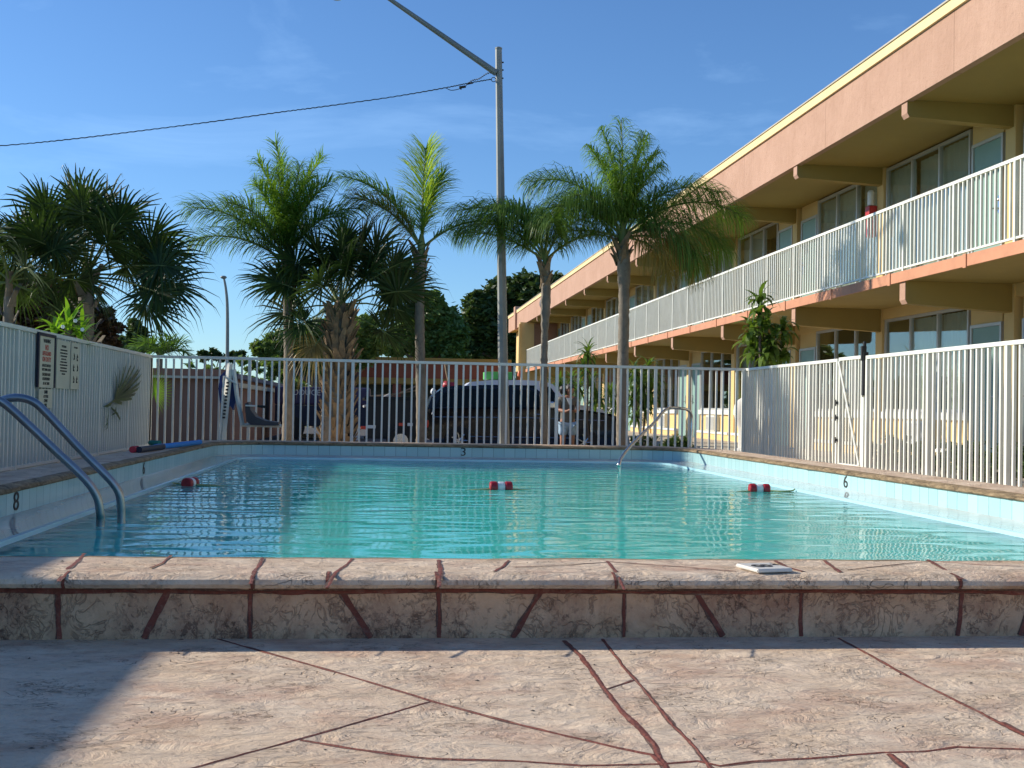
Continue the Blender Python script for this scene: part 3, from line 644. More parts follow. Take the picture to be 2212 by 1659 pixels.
fence_sign('swim_sign', 83, 112, 846, 893, 'small cream sign reading swim at your own risk below the warning sign',
           [('SWIM', .84, .24, 'sign_ink'), ('AT YOUR', .61, .20, 'sign_ink'), ('OWN', .38, .24, 'sign_ink'), ('RISK', .14, .24, 'sign_ink')], z=(0.785, 0.60), frame=None)
e, X, ya, yb, bt, tp = fence_sign('pool_rules_sign', 122, 151, 725, 842, 'wide cream pool rules sign with small dark text beside the framed warning sign',
           [('POOL RULES', .88, .06, 'sign_ink')] + [(t, .80 - i * .062, .040, 'sign_ink') for i, t in enumerate(['SHOWER BEFORE ENTERING', 'NO FOOD OR DRINK IN POOL', 'NO GLASS OR ANIMALS IN', 'FENCED POOL AREA', 'NO DIVING  NO RUNNING', 'POOL HOURS DAWN TO DUSK', 'MAXIMUM BATHING LOAD', 'DO NOT SWALLOW WATER', 'GUESTS ONLY'])], z=(1.295, 0.80), off=0.024)
e, X, ya, yb, bt, tp = fence_sign('pictogram_sign', 153, 171, 730, 842, 'narrow cream sign with small black figures at the right end of the pool rules',
           [('POOL RULES', .90, .05, 'sign_ink')], z=(1.295, 0.80), off=0.028)
def fig(cy, cz, s, lean):
    m = MB(); m.ell((X + .005, cy, cz + s * .42), (.002, s * .1, s * .1), u=8, v=6)
    m.tube([(X + .005, cy, cz + s * .3), (X + .005, cy + lean * s * .2, cz)], s * .08, 6); m.tube([(X + .005, cy + lean * s * .2, cz), (X + .005, cy + s * .25, cz - s * .35)], s * .05, 6); m.tube([(X + .005, cy + lean * s * .2, cz), (X + .005, cy - s * .15, cz - s * .38)], s * .05, 6); m.tube([(X + .005, cy, cz + s * .25), (X + .005, cy + s * .3, cz + s * .12)], s * .04, 6)
    m.build('pictogram', 'sign_ink', e)
wy = yb - ya
for fy, fz, ln in ((.3, .70, 1), (.7, .68, -1), (.3, .45, -1), (.72, .46, 1), (.3, .2, 1), (.7, .2, -1)): fig(ya + wy * fy, bt + (tp - bt) * fz, .085, ln)

# loose grit and bits of leaf on the near deck and coping
m = MB(); rg = random.Random(31)
for i in range(170):
    if i % 5: x, y, z = rg.uniform(-2.0, 2.4), rg.uniform(1.7, 3.40), 0.001
    else: x, y, z = rg.uniform(-1.6, 2.4), rg.uniform(3.45, 3.75), 0.190
    q = rg.choice((.0012, .0018, .0025, .004)); a = rg.uniform(0, 3.1)
    m.add([(x + q * math.cos(a + k * 1.57) * (1.7 if k % 2 else .8), y + q * math.sin(a + k * 1.57) * (1.7 if k % 2 else .8), z) for k in range(4)] + [(x, y, z + q * .7)], [(0, 1, 4), (1, 2, 4), (2, 3, 4), (3, 0, 4), (3, 2, 1, 0)])
tag(m.build('grit', 'bark'), 'tiny dark grit and leaf crumbs scattered on the near deck', 'grit', kind='stuff')
# ------------------------------------------------------------------ motel building
BX, WX = 7.08, 8.65; BY0 = 15.28; BL = 4.27
Z1, Z2, ZC, ZF, ZT = 2.52, 2.65, 5.0, 5.77, 5.91
K0, K1 = -3, 10
YS = BY0 + K0 * BL; YE = 57.6; YEND = 65.8
mo = empty('motel_building', (BX + 3, 35, -0.03), 'two storey pink and yellow motel wing with a long white railed balcony on the right', 'building')
m = MB()   # walls: solid volume behind the glazing line, piers and panels on it
m.box((WX + 0.85, YS, -0.3), (17, YEND, ZC)); m.build('rear_block', 'interior', mo)
m = MB()
for fl, (za, zb) in enumerate(((-0.3, Z1), (Z2, ZC))):
    for k in range(K0, K1 + 1):
        y = BY0 + k * BL
        if y > YE: break
        m.box((WX - .05, y - .13, za), (WX + .86, y + .13, zb))
m.box((WX - .03, YS, 2.34), (WX + .3, YE, Z1 + .001)); m.box((WX - .02, YS, Z2 - .13), (WX + .84, YE, Z2 + .0))
m.build('wall', 'yellow_paint', mo)
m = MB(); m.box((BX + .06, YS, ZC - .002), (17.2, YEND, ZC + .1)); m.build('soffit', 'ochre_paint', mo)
m = MB(); m.box((BX - .05, YS, ZC - .02), (BX + .058, YEND, ZF))
y = BY0 + 0.9
m.build('fascia', 'stucco_pink', mo)
m = MB(); m.box((BX - .09, YS, ZF + .001), (BX + .3, YEND, ZT)); m.build('roof_trim', 'trim_yellow', mo)
m = MB(); m.box((BX - .11, YS, ZT + .001), (17.3, YEND, ZT + .022)); m.build('roof', 'roof_edge', mo)
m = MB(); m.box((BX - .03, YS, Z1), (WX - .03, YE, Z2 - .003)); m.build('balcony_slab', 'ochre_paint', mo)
m = MB(); m.box((BX - .06, YS, Z1 - .012), (BX - .031, YE, Z2 + .004))
y = YS + .3
while y < YE:
    m.box((BX - .075, y, Z1 - .03), (BX - .0605, y + .075, Z2 + .012)); y += BL / 2
m.build('slab_edge', 'orange_paint', mo)
def beam(y, zt, zf, zb, w=0.17):
    m = MB(); f = BX - 0.02
    prof = [(f, zt), (f, zf + .05), (f + .03, zf), (f + .08, zf - .004), (WX - .051, zb), (WX - .051, zt)]
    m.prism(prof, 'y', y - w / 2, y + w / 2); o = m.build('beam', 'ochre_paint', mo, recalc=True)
    m = MB(); m.prism([(f - .006, zt - .002), (f - .006, zf + .05), (f + .027, zf - .004), (f + .03, zf), (f - .001, zf + .05), (f - .001, zt - .002)], 'y', y - w / 2 - .002, y + w / 2 + .002); m.build('beam_end', 'stucco_pink', o)
for k in range(K0, K1):
    y = BY0 + k * BL
    if y < YE - 1:
        beam(y, ZC - .004, 4.77, 4.70); beam(y, Z1 - .003, 2.21, 2.13)
rc = random.Random(5)
def curtain(y0, y1, z0, z1, x, parent):
    m = MB(); n = int((y1 - y0) / 0.035); vs = []
    for i in range(n + 1):
        yy = y0 + (y1 - y0) * i / n; xx = x + .018 * math.sin(i * 1.35 + rc.random() * .5); vs.append((xx, yy))
    k = len(vs); m.add([(a, b, z0) for a, b in vs] + [(a, b, z1) for a, b in vs], [(i, i + 1, k + i + 1, k + i) for i in range(k - 1)]); m.build('curtain', 'curtain', parent)
def window(y0, y1, z0, z1, cur, n=3):
    m = MB(); t = .045; x0, x1 = WX - .01, WX + .05
    m.box((x0, y0, z1 - t), (x1, y1, z1)); m.box((x0, y0, z0), (x1, y1, z0 + t))
    for i in range(n + 1):
        y = y0 + (y1 - y0 - t) * i / n; m.box((x0 - .002, y, z0 + t + .001), (x1, y + t, z1 - t - .001))
    f = m.build('window', 'frame_metal', mo)
    m = MB(); m.box((WX + .018, y0 + t + .002, z0 + t), (WX + .026, y1 - t - .002, z1 - t)); m.build('pane', 'glass', f)
    if cur:
        for i in range(n):
            a = y0 + (y1 - y0) * i / n + .03; b = y0 + (y1 - y0) * (i + 1) / n - .01
            if rc.random() < (.96 if cur == 2 else cur): curtain(a, b, z0 + .03, z1 - .06, WX + rc.choice((.09, .09, .16)), f)
def door(y0, y1, z0, z1, hand):
    m = MB(); m.bbox((WX + .005, y0 + .05, z0 + .01), (WX + .045, y1 - .05, z1 - .05), .006); d = m.build('door', 'door_green', mo)
    m = MB(); m.box((WX - .015, y0, z0), (WX + .05, y0 + .048, z1)); m.box((WX - .015, y1 - .048, z0), (WX + .05, y1, z1)); m.box((WX - .015, y0 + .049, z1 - .048), (WX + .05, y1 - .049, z1)); m.build('door_frame', 'frame_metal', d)
    hy = y0 + .12 if hand else y1 - .12
    m = MB(); m.bbox((WX - .004, hy - .022, z0 + .93), (WX + .004, hy + .022, z0 + 1.18), .003); m.tube([(WX, hy, z0 + 1.0), (WX - .05, hy, z0 + 1.0), (WX - .055, hy + (.09 if hand else -.09), z0 + 1.0)], .010, 8); m.ell((WX - .012, hy, z0 + 1.12), (.014, .02, .02), u=10, v=6); m.build('handle', 'chrome', d)
def ac_unit(y, z0):
    m = MB(); w, h = .78, .40; x = WX - .16
    m.box((x + .012, y - w / 2, z0), (WX + .0, y + w / 2, z0 + h)); a = m.build('air_conditioner', 'white_paint', mo)
    m = MB(); n = 11
    for i in range(n):
        z = z0 + .03 + (h - .06) * i / n; m.box((x - .004, y - w / 2 + .03, z), (x + .011, y + w / 2 - .03, z + .018))
    m.build('grille', 'frame_metal', a)
for k in range(K0, K1):
    y = BY0 + k * BL
    if y + BL > YE + .5: break
    A = (k % 2 == 0)
    d0, d1 = (.27, 1.15) if A else (BL - 1.15, BL - .27)
    w0, w1 = (1.20, BL - .15) if A else (.15, BL - 1.20)
    # upper floor
    window(y + w0, y + w1, Z2 + .14, ZC - .03, 2)
    door(y + d0, y + d1, Z2 + .003, Z2 + 2.06, A)
    m = MB(); m.box((WX, y + w0, Z2 + .001), (WX + .3, y + w1, Z2 + .139)); m.build('curb', 'white_paint', mo)
    m = MB(); m.box((WX + .004, y + d0, Z2 + 2.062), (WX + .3, y + d1, ZC - .003)); m.build('transom_panel', 'yellow_paint', mo)
    # ground floor
    window(y + w0, y + w1, .742, 2.335, 0.25)
    door(y + d0, y + d1, -.028, 2.03, A)
    m = MB(); m.box((WX + .004, y + d0, 2.032), (WX + .3, y + d1, 2.337)); m.build('transom_panel', 'yellow_paint', mo)
    m = MB(); m.box((WX + .0, y + w0, -.1), (WX + .3, y + w1, .62)); m.box((WX - .10, y + w0, -.1), (WX - .001, y + w1, .12)); m.build('apron_panel', 'yellow_paint', mo)
    m = MB(); m.bbox((WX - .07, y + w0, .621), (WX + .1, y + w1, .741), .006); m.bbox((WX - .13, y + w0, .121), (WX - .001, y + w1, .185), .006); m.build('sill', 'white_paint', mo)
    ac_unit(y + (w0 + w1) / 2, .20)
# balcony railing, one length per bay
for k in range(K0, K1):
    a = BY0 + k * BL; b = min(a + BL, YE)
    if a > YE - .2: break
    m = MB(); x = BX
    m.box((x - .022, a, 3.585), (x + .022, b - .001, 3.625)); m.box((x - .014, a, 2.695), (x + .014, b - .001, 2.722))
    for j in range(3):
        yy = a + .02 + (b - a) * j / 3; m.box((x - .023, yy - .02, 2.60), (x + .023, yy + .02, 3.584))
    n = round((b - a) / .1085)
    for i in range(n):
        yy = a + .02 + (b - a) * i / n
        if abs(((yy - a - .02) / (b - a) * 3) % 1) < .02: continue
        m.box((x - .0125, yy - .0125, 2.723), (x + .0125, yy + .0125, 3.584))
    m.build('balcony_railing', 'white_paint', mo)
# end of the wing
m = MB(); m.box((6.74, YE + .02, -.3), (WX + 1, YE + .3, ZC - .004)); m.box((BX + .4, YE + .3, 2.2), (WX + 1, YEND - .1, ZC - .004)); m.build('end_wall', 'yellow_paint', mo)
m = MB(); m.box((7.45, YE - .06, Z2 + .004), (WX - .06, YE + .018, ZC - .05)); m.build('stair_panel', 'brown_wall', mo)
m = MB(); m.box((BX - .16, 61.6, ZC - .1), (BX + .5, 62.3, ZT + .22)); m.build('chimney', 'stucco_pink', mo)
m = MB(); p = at(1112, 700, 57.3); m.tube([(6.70, 57.5, ZC - .1), (6.70, 57.5, 0)], .05, 8); m.build('downpipe', 'yellow_paint', mo)
# satellite dish on the roof
p = at(1153, 652, 52); dz = ZT + .022
e = empty('satellite_dish', (p.x + .6, 52, dz), 'small grey satellite dish standing on the far part of the motel roof', 'dish')
p = Vector((p.x + .6, 52, p.z))
m = MB(); m.tube([(p.x, 52, dz), (p.x, 52, p.z)], .03, 8); m.build('mast', 'pole_steel', e)
bm = bmesh.new(); bmesh.ops.create_uvsphere(bm, u_segments=20, v_segments=12, radius=.42)
bmesh.ops.delete(bm, geom=[v for v in bm.verts if v.co.z > -.12], context='VERTS')
bmesh.ops.scale(bm, vec=(1, 1, .6), verts=bm.verts[:]); bmesh.ops.rotate(bm, verts=bm.verts[:], cent=(0, 0, 0), matrix=Matrix.Rotation(R(-65), 3, 'X') @ Matrix.Rotation(R(0), 3, 'Y'))
bmesh.ops.translate(bm, verts=bm.verts[:], vec=p); m = MB(); m.frombm(bm); m.build('reflector', 'concrete_urn', e, smooth=True)
# red fire hose cabinet and white bell on the balcony beam pier
q = atX(1880, 452, WX - .5)
q = atX(1880, 445, WX - .15); q2 = atX(1880, 413, WX - .14); yb_ = q.y + .03; zc_ = q.z
e = empty('alarm_cabinet', (WX - .05, yb_ - .1, 3.2), 'red alarm cabinet under a white cylinder lamp on the balcony wall', 'cabinet')
m = MB(); m.bbox((WX - .20, yb_ - .10, zc_ - .55), (WX - .051, yb_ + .08, zc_), .015); m.build('cabinet_body', 'red', e)
m = MB(); m.lathe((WX - .14, yb_ - .03, zc_ + .002), [(.04, 0), (.06, .01), (.06, q2.z - zc_ - .05), (.065, q2.z - zc_ - .04), (.04, q2.z - zc_)], 16); m.build('lamp_cylinder', 'float_white', e)

# ------------------------------------------------------------------ low wing at the back of the lot
YW = 60.0
a = at(752, 768, YW); b = at(1136, 780, YW); zt = b.z + .05
e = empty('low_wing', ((a.x + b.x) / 2, YW + 3, -.43), 'low dark wing with a brick red fascia at the back of the parking lot', 'building')
x0, x1 = a.x, 6.6
m = MB(); m.box((x0, YW, zt - .28), (x1, YW + 9, zt)); m.build('roof_edge', 'ochre_paint', e)
m = MB(); m.box((x0 + .1, YW + .08, zt - 1.05), (x1, YW + .3, zt - .282)); m.build('fascia', plain('wing_fascia', (0.24, 0.075, 0.045, 1), 0.85, var=.12, bump=.2), e)
m = MB(); m.box((x0 + .15, YW + .12, zt - 1.35), (x1, YW + 9, zt - 1.052)); m.build('soffit', 'ochre_paint', e)
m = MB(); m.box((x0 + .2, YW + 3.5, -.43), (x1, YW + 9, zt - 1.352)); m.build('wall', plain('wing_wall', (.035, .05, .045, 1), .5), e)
for px in (857, 1010, 1095):
    p = at(px, 850, YW + .3); m = MB(); m.box((p.x - .22, YW + .2, -.43), (p.x + .22, YW + .6, zt - 1.36)); m.build('post', plain('wing_post', (.20, .06, .04, 1), .8), e)
# brown outbuilding on the left
YO = 30.0; a = at(500, 812, YO); zt = at(420, 797, YO).z; zl = at(420, 815, YO).z; xr = a.x; xl = at(300, 812, YO).x
e = empty('brown_outbuilding', ((xl - 4 + xr) / 2, YO + 7, -.43), 'low brown outbuilding with a slate roof slope behind the far left fence', 'building')
m = MB(); m.box((xl - 5, YO, -.44), (xr, YO + 15, zl)); m.build('wall', 'brown_wall', e)
m = MB(); m.box((xl - 5.1, YO - .12, zl + .001), (xr + .02, YO + .3, zt)); m.build('parapet', 'brown_trim', e)
m = MB(); m.box((xl - 5.1, YO - .15, zl - .03), (xr + .05, YO - .121, zl + .03)); m.box((xr + .001, YO - .1, zl - .22), (xr + .10, YO + 15, zl - .1)); m.build('trim', 'sign_cream', e)
m = MB(); m.box((xl - 5, YO + .31, zl + .001), (xr + .12, YO + 15, zl + .12)); m.build('roof', 'slate', e)
# ------------------------------------------------------------------ palms
def leaflet(m, p, d, L, w, droop, up=Vector((0, 0, 1)), mi=0):
    """narrow blade: two segments and a point, bending under its weight"""
    d = d.normalized(); s = d.cross(Vector((0, 0, 1)))
    s = s.normalized() if s.length > 1e-3 else Vector((1, 0, 0))
    s = (s + up * rnd.uniform(-.6, .6)).normalized()
    p1 = p + d * L * .4; d2 = (d - Vector((0, 0, droop))).normalized(); p2 = p1 + d2 * L * .35; d3 = (d2 - Vector((0, 0, droop * 1.3))).normalized(); p3 = p2 + d3 * L * .25
    m.add([p - s * w * .35, p + s * w * .35, p1 - s * w * .5, p1 + s * w * .5, p2 - s * w * .36, p2 + s * w * .36, p3], [(0, 1, 3, 2), (2, 3, 5, 4), (4, 5, 6)], mi)
def feather_frond(base, az, elev, L, bend, parent, mat='queen', leafL=.42, w=.020, n=95, droop=.55, spread=1.0, petiole=.16):
    az, elev, bend = R(az), R(elev), R(bend); p = Vector(base); pts = [p.copy()]; dirs = []; N_ = 22
    side = Vector((-math.sin(az), math.cos(az), 0))
    for i in range(N_):
        t = (i + .5) / N_; e = elev - bend * t ** 1.4; d = Vector((math.cos(az) * math.cos(e), math.sin(az) * math.cos(e), math.sin(e)))
        p = p + d * (L / N_); pts.append(p.copy()); dirs.append(d)
    m = MB(); m.tube(pts, [.020 * (1 - .85 * i / N_) + .003 for i in range(N_ + 1)], 5, 1, cap=False)
    for i in range(n):
        t = petiole + (1 - petiole) * (i + rnd.random()) / n
        k = min(N_ - 1, int(t * N_)); f = t * N_ - k; q = pts[k].lerp(pts[k + 1], f); d = dirs[k]; up = side.cross(d).normalized() * -1
        if up.z < 0: up = -up
        tt = (t - petiole) / (1 - petiole); ll = leafL * (0.45 + 0.75 * math.sin(math.pi * min(1, .12 + tt * .82)) ** .8) * rnd.uniform(.8, 1.15)
        for sg in (-1, 1):
            a = R(rnd.choice((-38, -5, 28, 48)) + rnd.uniform(-12, 12))
            dd = d * (.55 + .5 * tt + rnd.uniform(-.1, .2)) + (side * sg * math.cos(a) + up * math.sin(a)) * spread
            leaflet(m, q, dd, ll, w * rnd.uniform(.75, 1.2), droop * rnd.uniform(.6, 1.4))
    return m.build('frond', [mat, 'stem_green'], parent)
def ring_trunk(e, base, top, r0, r1, bulge=None, mat='bark_palm'):
    m = MB(); pts = []; rad = []; n = 60; base = Vector(base); top = Vector(top)
    for i in range(n + 1):
        t = i / n; p = base.lerp(top, t); p.x += .02 * math.sin(t * 5 + base.x); pts.append(p)
        r = r0 + (r1 - r0) * t + .004 * math.sin(i * 1.9) + rnd.uniform(-.0025, .0025)
        if t < .07: r += (.07 - t) * .9 * r0 * 3
        if bulge and t > bulge: r += .025 * math.sin(math.pi * (t - bulge) / (1 - bulge))
        rad.append(r)
    m.tube(pts, [q * .92 for q in rad], 14); return m.build('trunk', mat, e, smooth=True)
def boots(e, c, z0, z1, r, n, size=.16, spread=.35, name='leaf_base', mat='boot'):
    m = MB()
    for i in range(n):
        t = i / n; z = z0 + (z1 - z0) * t; a = i * 2.39996 + rnd.uniform(-.15, .15); o = Vector((math.cos(a), math.sin(a), 0)); s = Vector((-math.sin(a), math.cos(a), 0))
        L = size * rnd.uniform(.7, 1.25); p = Vector((c[0], c[1], z)) + o * r * rnd.uniform(.75, .95); d = (Vector((0, 0, 1)) + o * spread * rnd.uniform(.6, 1.4) + s * rnd.choice((-1, 1)) * rnd.uniform(.1, .55)).normalized(); w = L * .26
        th = o * .014; q1 = p + d * L * .55; q2 = p + d * L + o * .02
        vs = [p - s * w, p + s * w, q1 - s * w * .62, q1 + s * w * .62, q2 - s * w * .35, q2 + s * w * .4]
        vs2 = [v + th for v in vs]; m.add(vs + vs2, [(0, 1, 3, 2), (2, 3, 5, 4), (7, 6, 8, 9), (9, 8, 10, 11), (0, 2, 8, 6), (2, 4, 10, 8), (1, 7, 9, 3), (3, 9, 11, 5), (4, 5, 11, 10), (0, 6, 7, 1)])
    return m.build(name, mat, e)
def sheath(e, c, z0, z1, r):
    m = MB(); m.tube([(c[0], c[1], z0), (c[0], c[1], (z0 + z1) / 2), (c[0], c[1], z1)], [r, r * 1.15, r * .55], 12); return m.build('crownshaft', 'stem_green', e, smooth=True)

YP = 18.0
def queen(x, crown, label, fr, r0=.085, r1=.07, bulge=.82, nb=16, n=95, leafL=.42, droop=.55, w=.02):
    b = at(x, 952, YP); c = at(crown[0], crown[1], YP)
    e = empty('queen_palm', (b.x, YP, -.1), label, 'palm tree', 'queen palms beyond the far fence')
    ring_trunk(e, (b.x, YP, -.46), (c.x, YP, c.z - .05), r0, r1, bulge)
    boots(e, (c.x, YP), c.z - .42, c.z + .02, r1 * .9, nb, .22, .28)
    sheath(e, (c.x, YP), c.z - .06, c.z + .28, r1 * .7)
    for f in fr:
        az, el, L, bd = f[:4]; kw = f[4] if len(f) > 4 else {}
        k2 = dict(n=n, leafL=leafL, droop=droop, w=w); k2.update(kw)
        feather_frond((c.x, YP, c.z + .05), az, el, L, bd, e, **k2)
    return e
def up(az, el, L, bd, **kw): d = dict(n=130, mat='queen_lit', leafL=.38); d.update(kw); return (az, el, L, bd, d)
queen(623, (620, 575), 'tall queen palm with a dense upright green crown, second palm from the left', [
    up(170, 89, 1.85, 14, leafL=.36, droop=.25), up(20, 87, 1.76, 34, leafL=.36, droop=.3), up(100, 86, 1.63, 22), up(300, 86, 1.50, 26), up(185, 84, 1.63, 26), up(250, 84, 1.46, 30), up(60, 84, 1.50, 30), up(0, 82, 1.46, 44), up(140, 82, 1.38, 34), up(330, 82, 1.33, 40), up(200, 80, 1.29, 34),
    (181, 52, 1.75, 58, dict(leafL=.52, n=170)), (176, 36, 1.55, 58, dict(n=150)), (0, 68, 1.55, 75, dict(n=150)), (215, 66, 1.4, 70), (330, 66, 1.3, 80), (140, 60, 1.4, 70)], r0=.085, r1=.074, bulge=None, n=140, leafL=.46, w=.013, droop=.5, nb=8)
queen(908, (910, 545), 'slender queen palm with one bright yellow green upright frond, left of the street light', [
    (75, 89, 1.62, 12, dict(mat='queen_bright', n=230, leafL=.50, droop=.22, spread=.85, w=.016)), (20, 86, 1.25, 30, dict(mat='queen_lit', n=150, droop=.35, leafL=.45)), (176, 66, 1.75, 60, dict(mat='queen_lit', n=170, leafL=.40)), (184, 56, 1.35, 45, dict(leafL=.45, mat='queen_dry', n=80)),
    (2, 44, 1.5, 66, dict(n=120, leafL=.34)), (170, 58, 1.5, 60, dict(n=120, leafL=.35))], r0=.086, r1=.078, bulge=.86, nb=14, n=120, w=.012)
queen(1178, (1178, 570), 'thin queen palm with drooping dark fronds just right of the street light', [
    (178, 64, 1.75, 88, dict(n=160)), (184, 50, 1.55, 78, dict(n=160)), (165, 76, 1.5, 95, {}), (5, 46, 1.35, 70, dict(n=120, leafL=.36)), (352, 72, 1.3, 90, {}), (80, 78, 1.35, 90, {}), (270, 68, 1.2, 100, {}), (215, 74, 1.35, 95, {}), (182, 34, 1.45, 45, dict(n=120, leafL=.42))], r0=.066, r1=.058, bulge=.70, nb=14, n=140, leafL=.56, droop=1.0, w=.012)
queen(1348, (1345, 520), 'largest queen palm with a broad weeping crown in front of the motel', [
    up(100, 89, 1.90, 8, leafL=.40, droop=.8), up(200, 86, 1.72, 24), up(20, 86, 1.68, 26), up(300, 85, 1.63, 28), up(180, 83, 1.55, 36), up(0, 83, 1.50, 36), up(120, 82, 1.46, 30), up(250, 82, 1.38, 36), up(60, 82, 1.38, 40), up(330, 80, 1.29, 46),
    (180, 64, 1.85, 84, dict(n=190)), (176, 48, 1.55, 82, dict(n=170)), (0, 62, 1.9, 86, dict(n=190)), (4, 44, 2.2, 78, dict(n=220, leafL=.7)),
    (352, 30, 1.75, 85, dict(n=180, leafL=.7)), (340, 8, 1.3, 70, dict(n=150, leafL=.7, mat='queen_dry')), (325, 20, 1.5, 95, dict(n=160, leafL=.68)), (215, 58, 1.5, 95, {}), (60, 60, 1.6, 85, {}), (140, 60, 1.5, 85, {}), (310, -8, 1.1, 60, dict(n=120, leafL=.6, mat='queen_dry')), (180, 14, 1.0, 26, dict(n=70, leafL=.3))], r0=.102, r1=.09, bulge=.80, nb=20, n=150, leafL=.6, droop=1.05, w=.012)

def fan_leaf(c, az, el, pet, size, parent, mat='fan', nseg=44, droop=.35, arc=300):
    """costapalmate fan: petiole, then strips radiating from its tip"""
    az, el = R(az), R(el); d = Vector((math.cos(az) * math.cos(el), math.sin(az) * math.cos(el), math.sin(el))); c = Vector(c)
    side = Vector((-math.sin(az), math.cos(az), 0)); side = (side * .45 + Vector((0, 0, rnd.choice((-1, 1)) * rnd.uniform(.45, 1.0)))); side = (side - d * side.dot(d)).normalized()
    h = c + d * pet - Vector((0, 0, pet * pet * .10)); mid = c.lerp(h, .5) + Vector((0, 0, pet * .05))
    m = MB(); m.tube([c, mid, h, h + (d - Vector((0, 0, .3))).normalized() * size * .35], [.016, .013, .010, .004], 5, 1, cap=False)
    dd = (d - Vector((0, 0, .25))).normalized(); nrm = side.cross(dd).normalized()
    for i in range(nseg):
        a = R(-arc / 2 + arc * i / (nseg - 1)) ; ca, sa = math.cos(a), math.sin(a)
        a += rnd.uniform(-.05, .05); r = (dd * ca + side * sa + nrm * rnd.uniform(-.12, .12) + nrm * (.22 * abs(sa)) * (1 if nrm.z > 0 else -1)).normalized()
        L = size * (.74 + .26 * math.cos(a * .5)) * rnd.uniform(.78, 1.15); w = size * .05
        s = r.cross(nrm).normalized(); s = (s + nrm * (.35 if i % 2 else -.35)).normalized(); q = h + dd * size * .28 * max(0, ca) * .6
        g = Vector((0, 0, 1)); p1 = q + r * L * .30; p2 = q + r * L * .62 - g * L * droop * .10; p3 = q + r * L * .86 - g * L * droop * .38; p4 = q + r * L * .98 - g * L * droop * rnd.uniform(.6, 1.1)
        m.add([q - s * w * .15, q + s * w * .15, p1 - s * w * .55, p1 + s * w * .55, p2 - s * w * .36, p2 + s * w * .36, p3 - s * w * .14, p3 + s * w * .14, p4], [(0, 1, 3, 2), (2, 3, 5, 4), (4, 5, 7, 6), (6, 7, 8)])
    return m.build('leaf', [mat, 'stem_green'], parent)
def sabal(name, base, c, label, leaves, tr, group=None, nb=150, bz=None, dry=3, bm_='boot'):
    e = empty(name, base, label, 'palm tree', group); base = Vector(base); c = Vector(c)
    m = MB(); m.tube([base, base.lerp(c, .5), c - Vector((0, 0, .2))], [tr * 1.05, tr, tr * .8], 16); m.build('trunk', 'bark_palm', e, smooth=True)
    if nb: boots(e, (c.x, c.y), bz if bz is not None else base.z + .3, c.z - .1, tr * 1.0, nb, .26, .40, mat=bm_)
    m = MB(); m.tube([c - Vector((0, 0, .25)), c - Vector((0, 0, .05)), c + Vector((0, 0, .15))], [tr * .8, tr * .6, .05], 12); m.build('crown_heart', 'boot', e, smooth=True)
    for az, el, pet, size in leaves: fan_leaf(c + Vector((0, 0, rnd.uniform(-.1, .05))), az, el, pet, size, e)
    for i in range(dry): fan_leaf(c - Vector((0, 0, .15)), rnd.choice((320, 340, 20, 200)) + rnd.uniform(-10, 10), rnd.uniform(-55, -25), .5, .5, e, mat='fan_dry', droop=.9, arc=200)
    return e
c = at(735, 662, 17.95)
sabal('cabbage_palm', (at(718, 950, 17.95).x, 17.95, -.46), (c.x, 17.95, c.z), 'stout cabbage palm with a trunk of crossed old leaf bases, between two queen palms', [
    (180, 22, .85, 0.68), (190, 48, .95, 0.73), (170, -2, .75, 0.64), (178, 70, .9, 0.66), (0, 62, 1.0, 0.73), (10, 40, .95, 0.75), (352, 22, .9, 0.73), (5, 2, .8, 0.66), (80, 80, 1.1, 0.68), (270, 60, .8, 0.68), (300, 30, .85, 0.73), (250, 25, .8, 0.66), (60, 50, .9, 0.66), (120, 40, .9, 0.66), (100, 15, .8, 0.64),
    (330, 70, 1.05, 0.68), (345, -18, .7, 0.61), (200, -22, .6, 0.55), (225, 62, .95, 0.68), (20, 75, 1.1, 0.66), (160, 35, .9, .68), (15, 25, .95, .7), (190, 30, .95, .7), (90, 60, 1.0, .68), (280, 45, .9, .68), (340, 40, 1.0, .7), (320, 48, .95, 0.73)], .20, nb=210, dry=1)
c = at(188, 590, 17.0)
sabal('fan_palm', (c.x, 17.0, -.46), (c.x, 17.0, c.z), 'dark fan palm with a wide spiky crown rising over the left fence', [
    (0, 25, 1.0, .72), (5, 2, 1.0, .72), (350, -18, .9, .66), (12, 42, 1.05, .72), (80, 70, .9, .7), (100, 84, 1.0, .72), (180, 35, 1.0, .7), (175, 58, 1.0, .7), (0, 62, .95, .7), (270, 70, .9, .72), (200, 12, 1.0, .68), (185, -10, .9, .62), (300, 25, .9, .7), (240, 28, .9, .7), (320, 52, .95, .7), (220, 55, .95, .7), (60, 30, .9, .66), (120, 35, .9, .66), (340, 12, 1.15, .7), (335, -5, 1.1, .68), (150, 75, 1.0, .66), (30, 78, 1.0, .7), (250, -5, .7, .6), (290, -10, .7, .6), (225, 80, 1.0, .7), (0, 12, .55, .6)], .13, group='fan palms beyond the left fence', nb=40, dry=0, bm_='bark_palm')
c = at(20, 610, 16.6)
sabal('fan_palm', (c.x, 16.6, -.46), (c.x, 16.6, c.z), 'second dark fan palm cut by the left edge of the photo', [
    (0, 35, .75, .66), (10, 8, .8, .62), (345, 60, .8, .66), (80, 70, .9, .66), (180, 40, .9, .7), (180, 5, .9, .7), (270, 50, .8, .66), (300, 15, .8, .6), (0, -25, .7, .55), (330, 30, .85, .6), (225, 70, .9, .66), (30, 75, .8, .62), (200, -20, .8, .6)], .08, group='fan palms beyond the left fence', nb=20, dry=0, bm_='bark_palm')
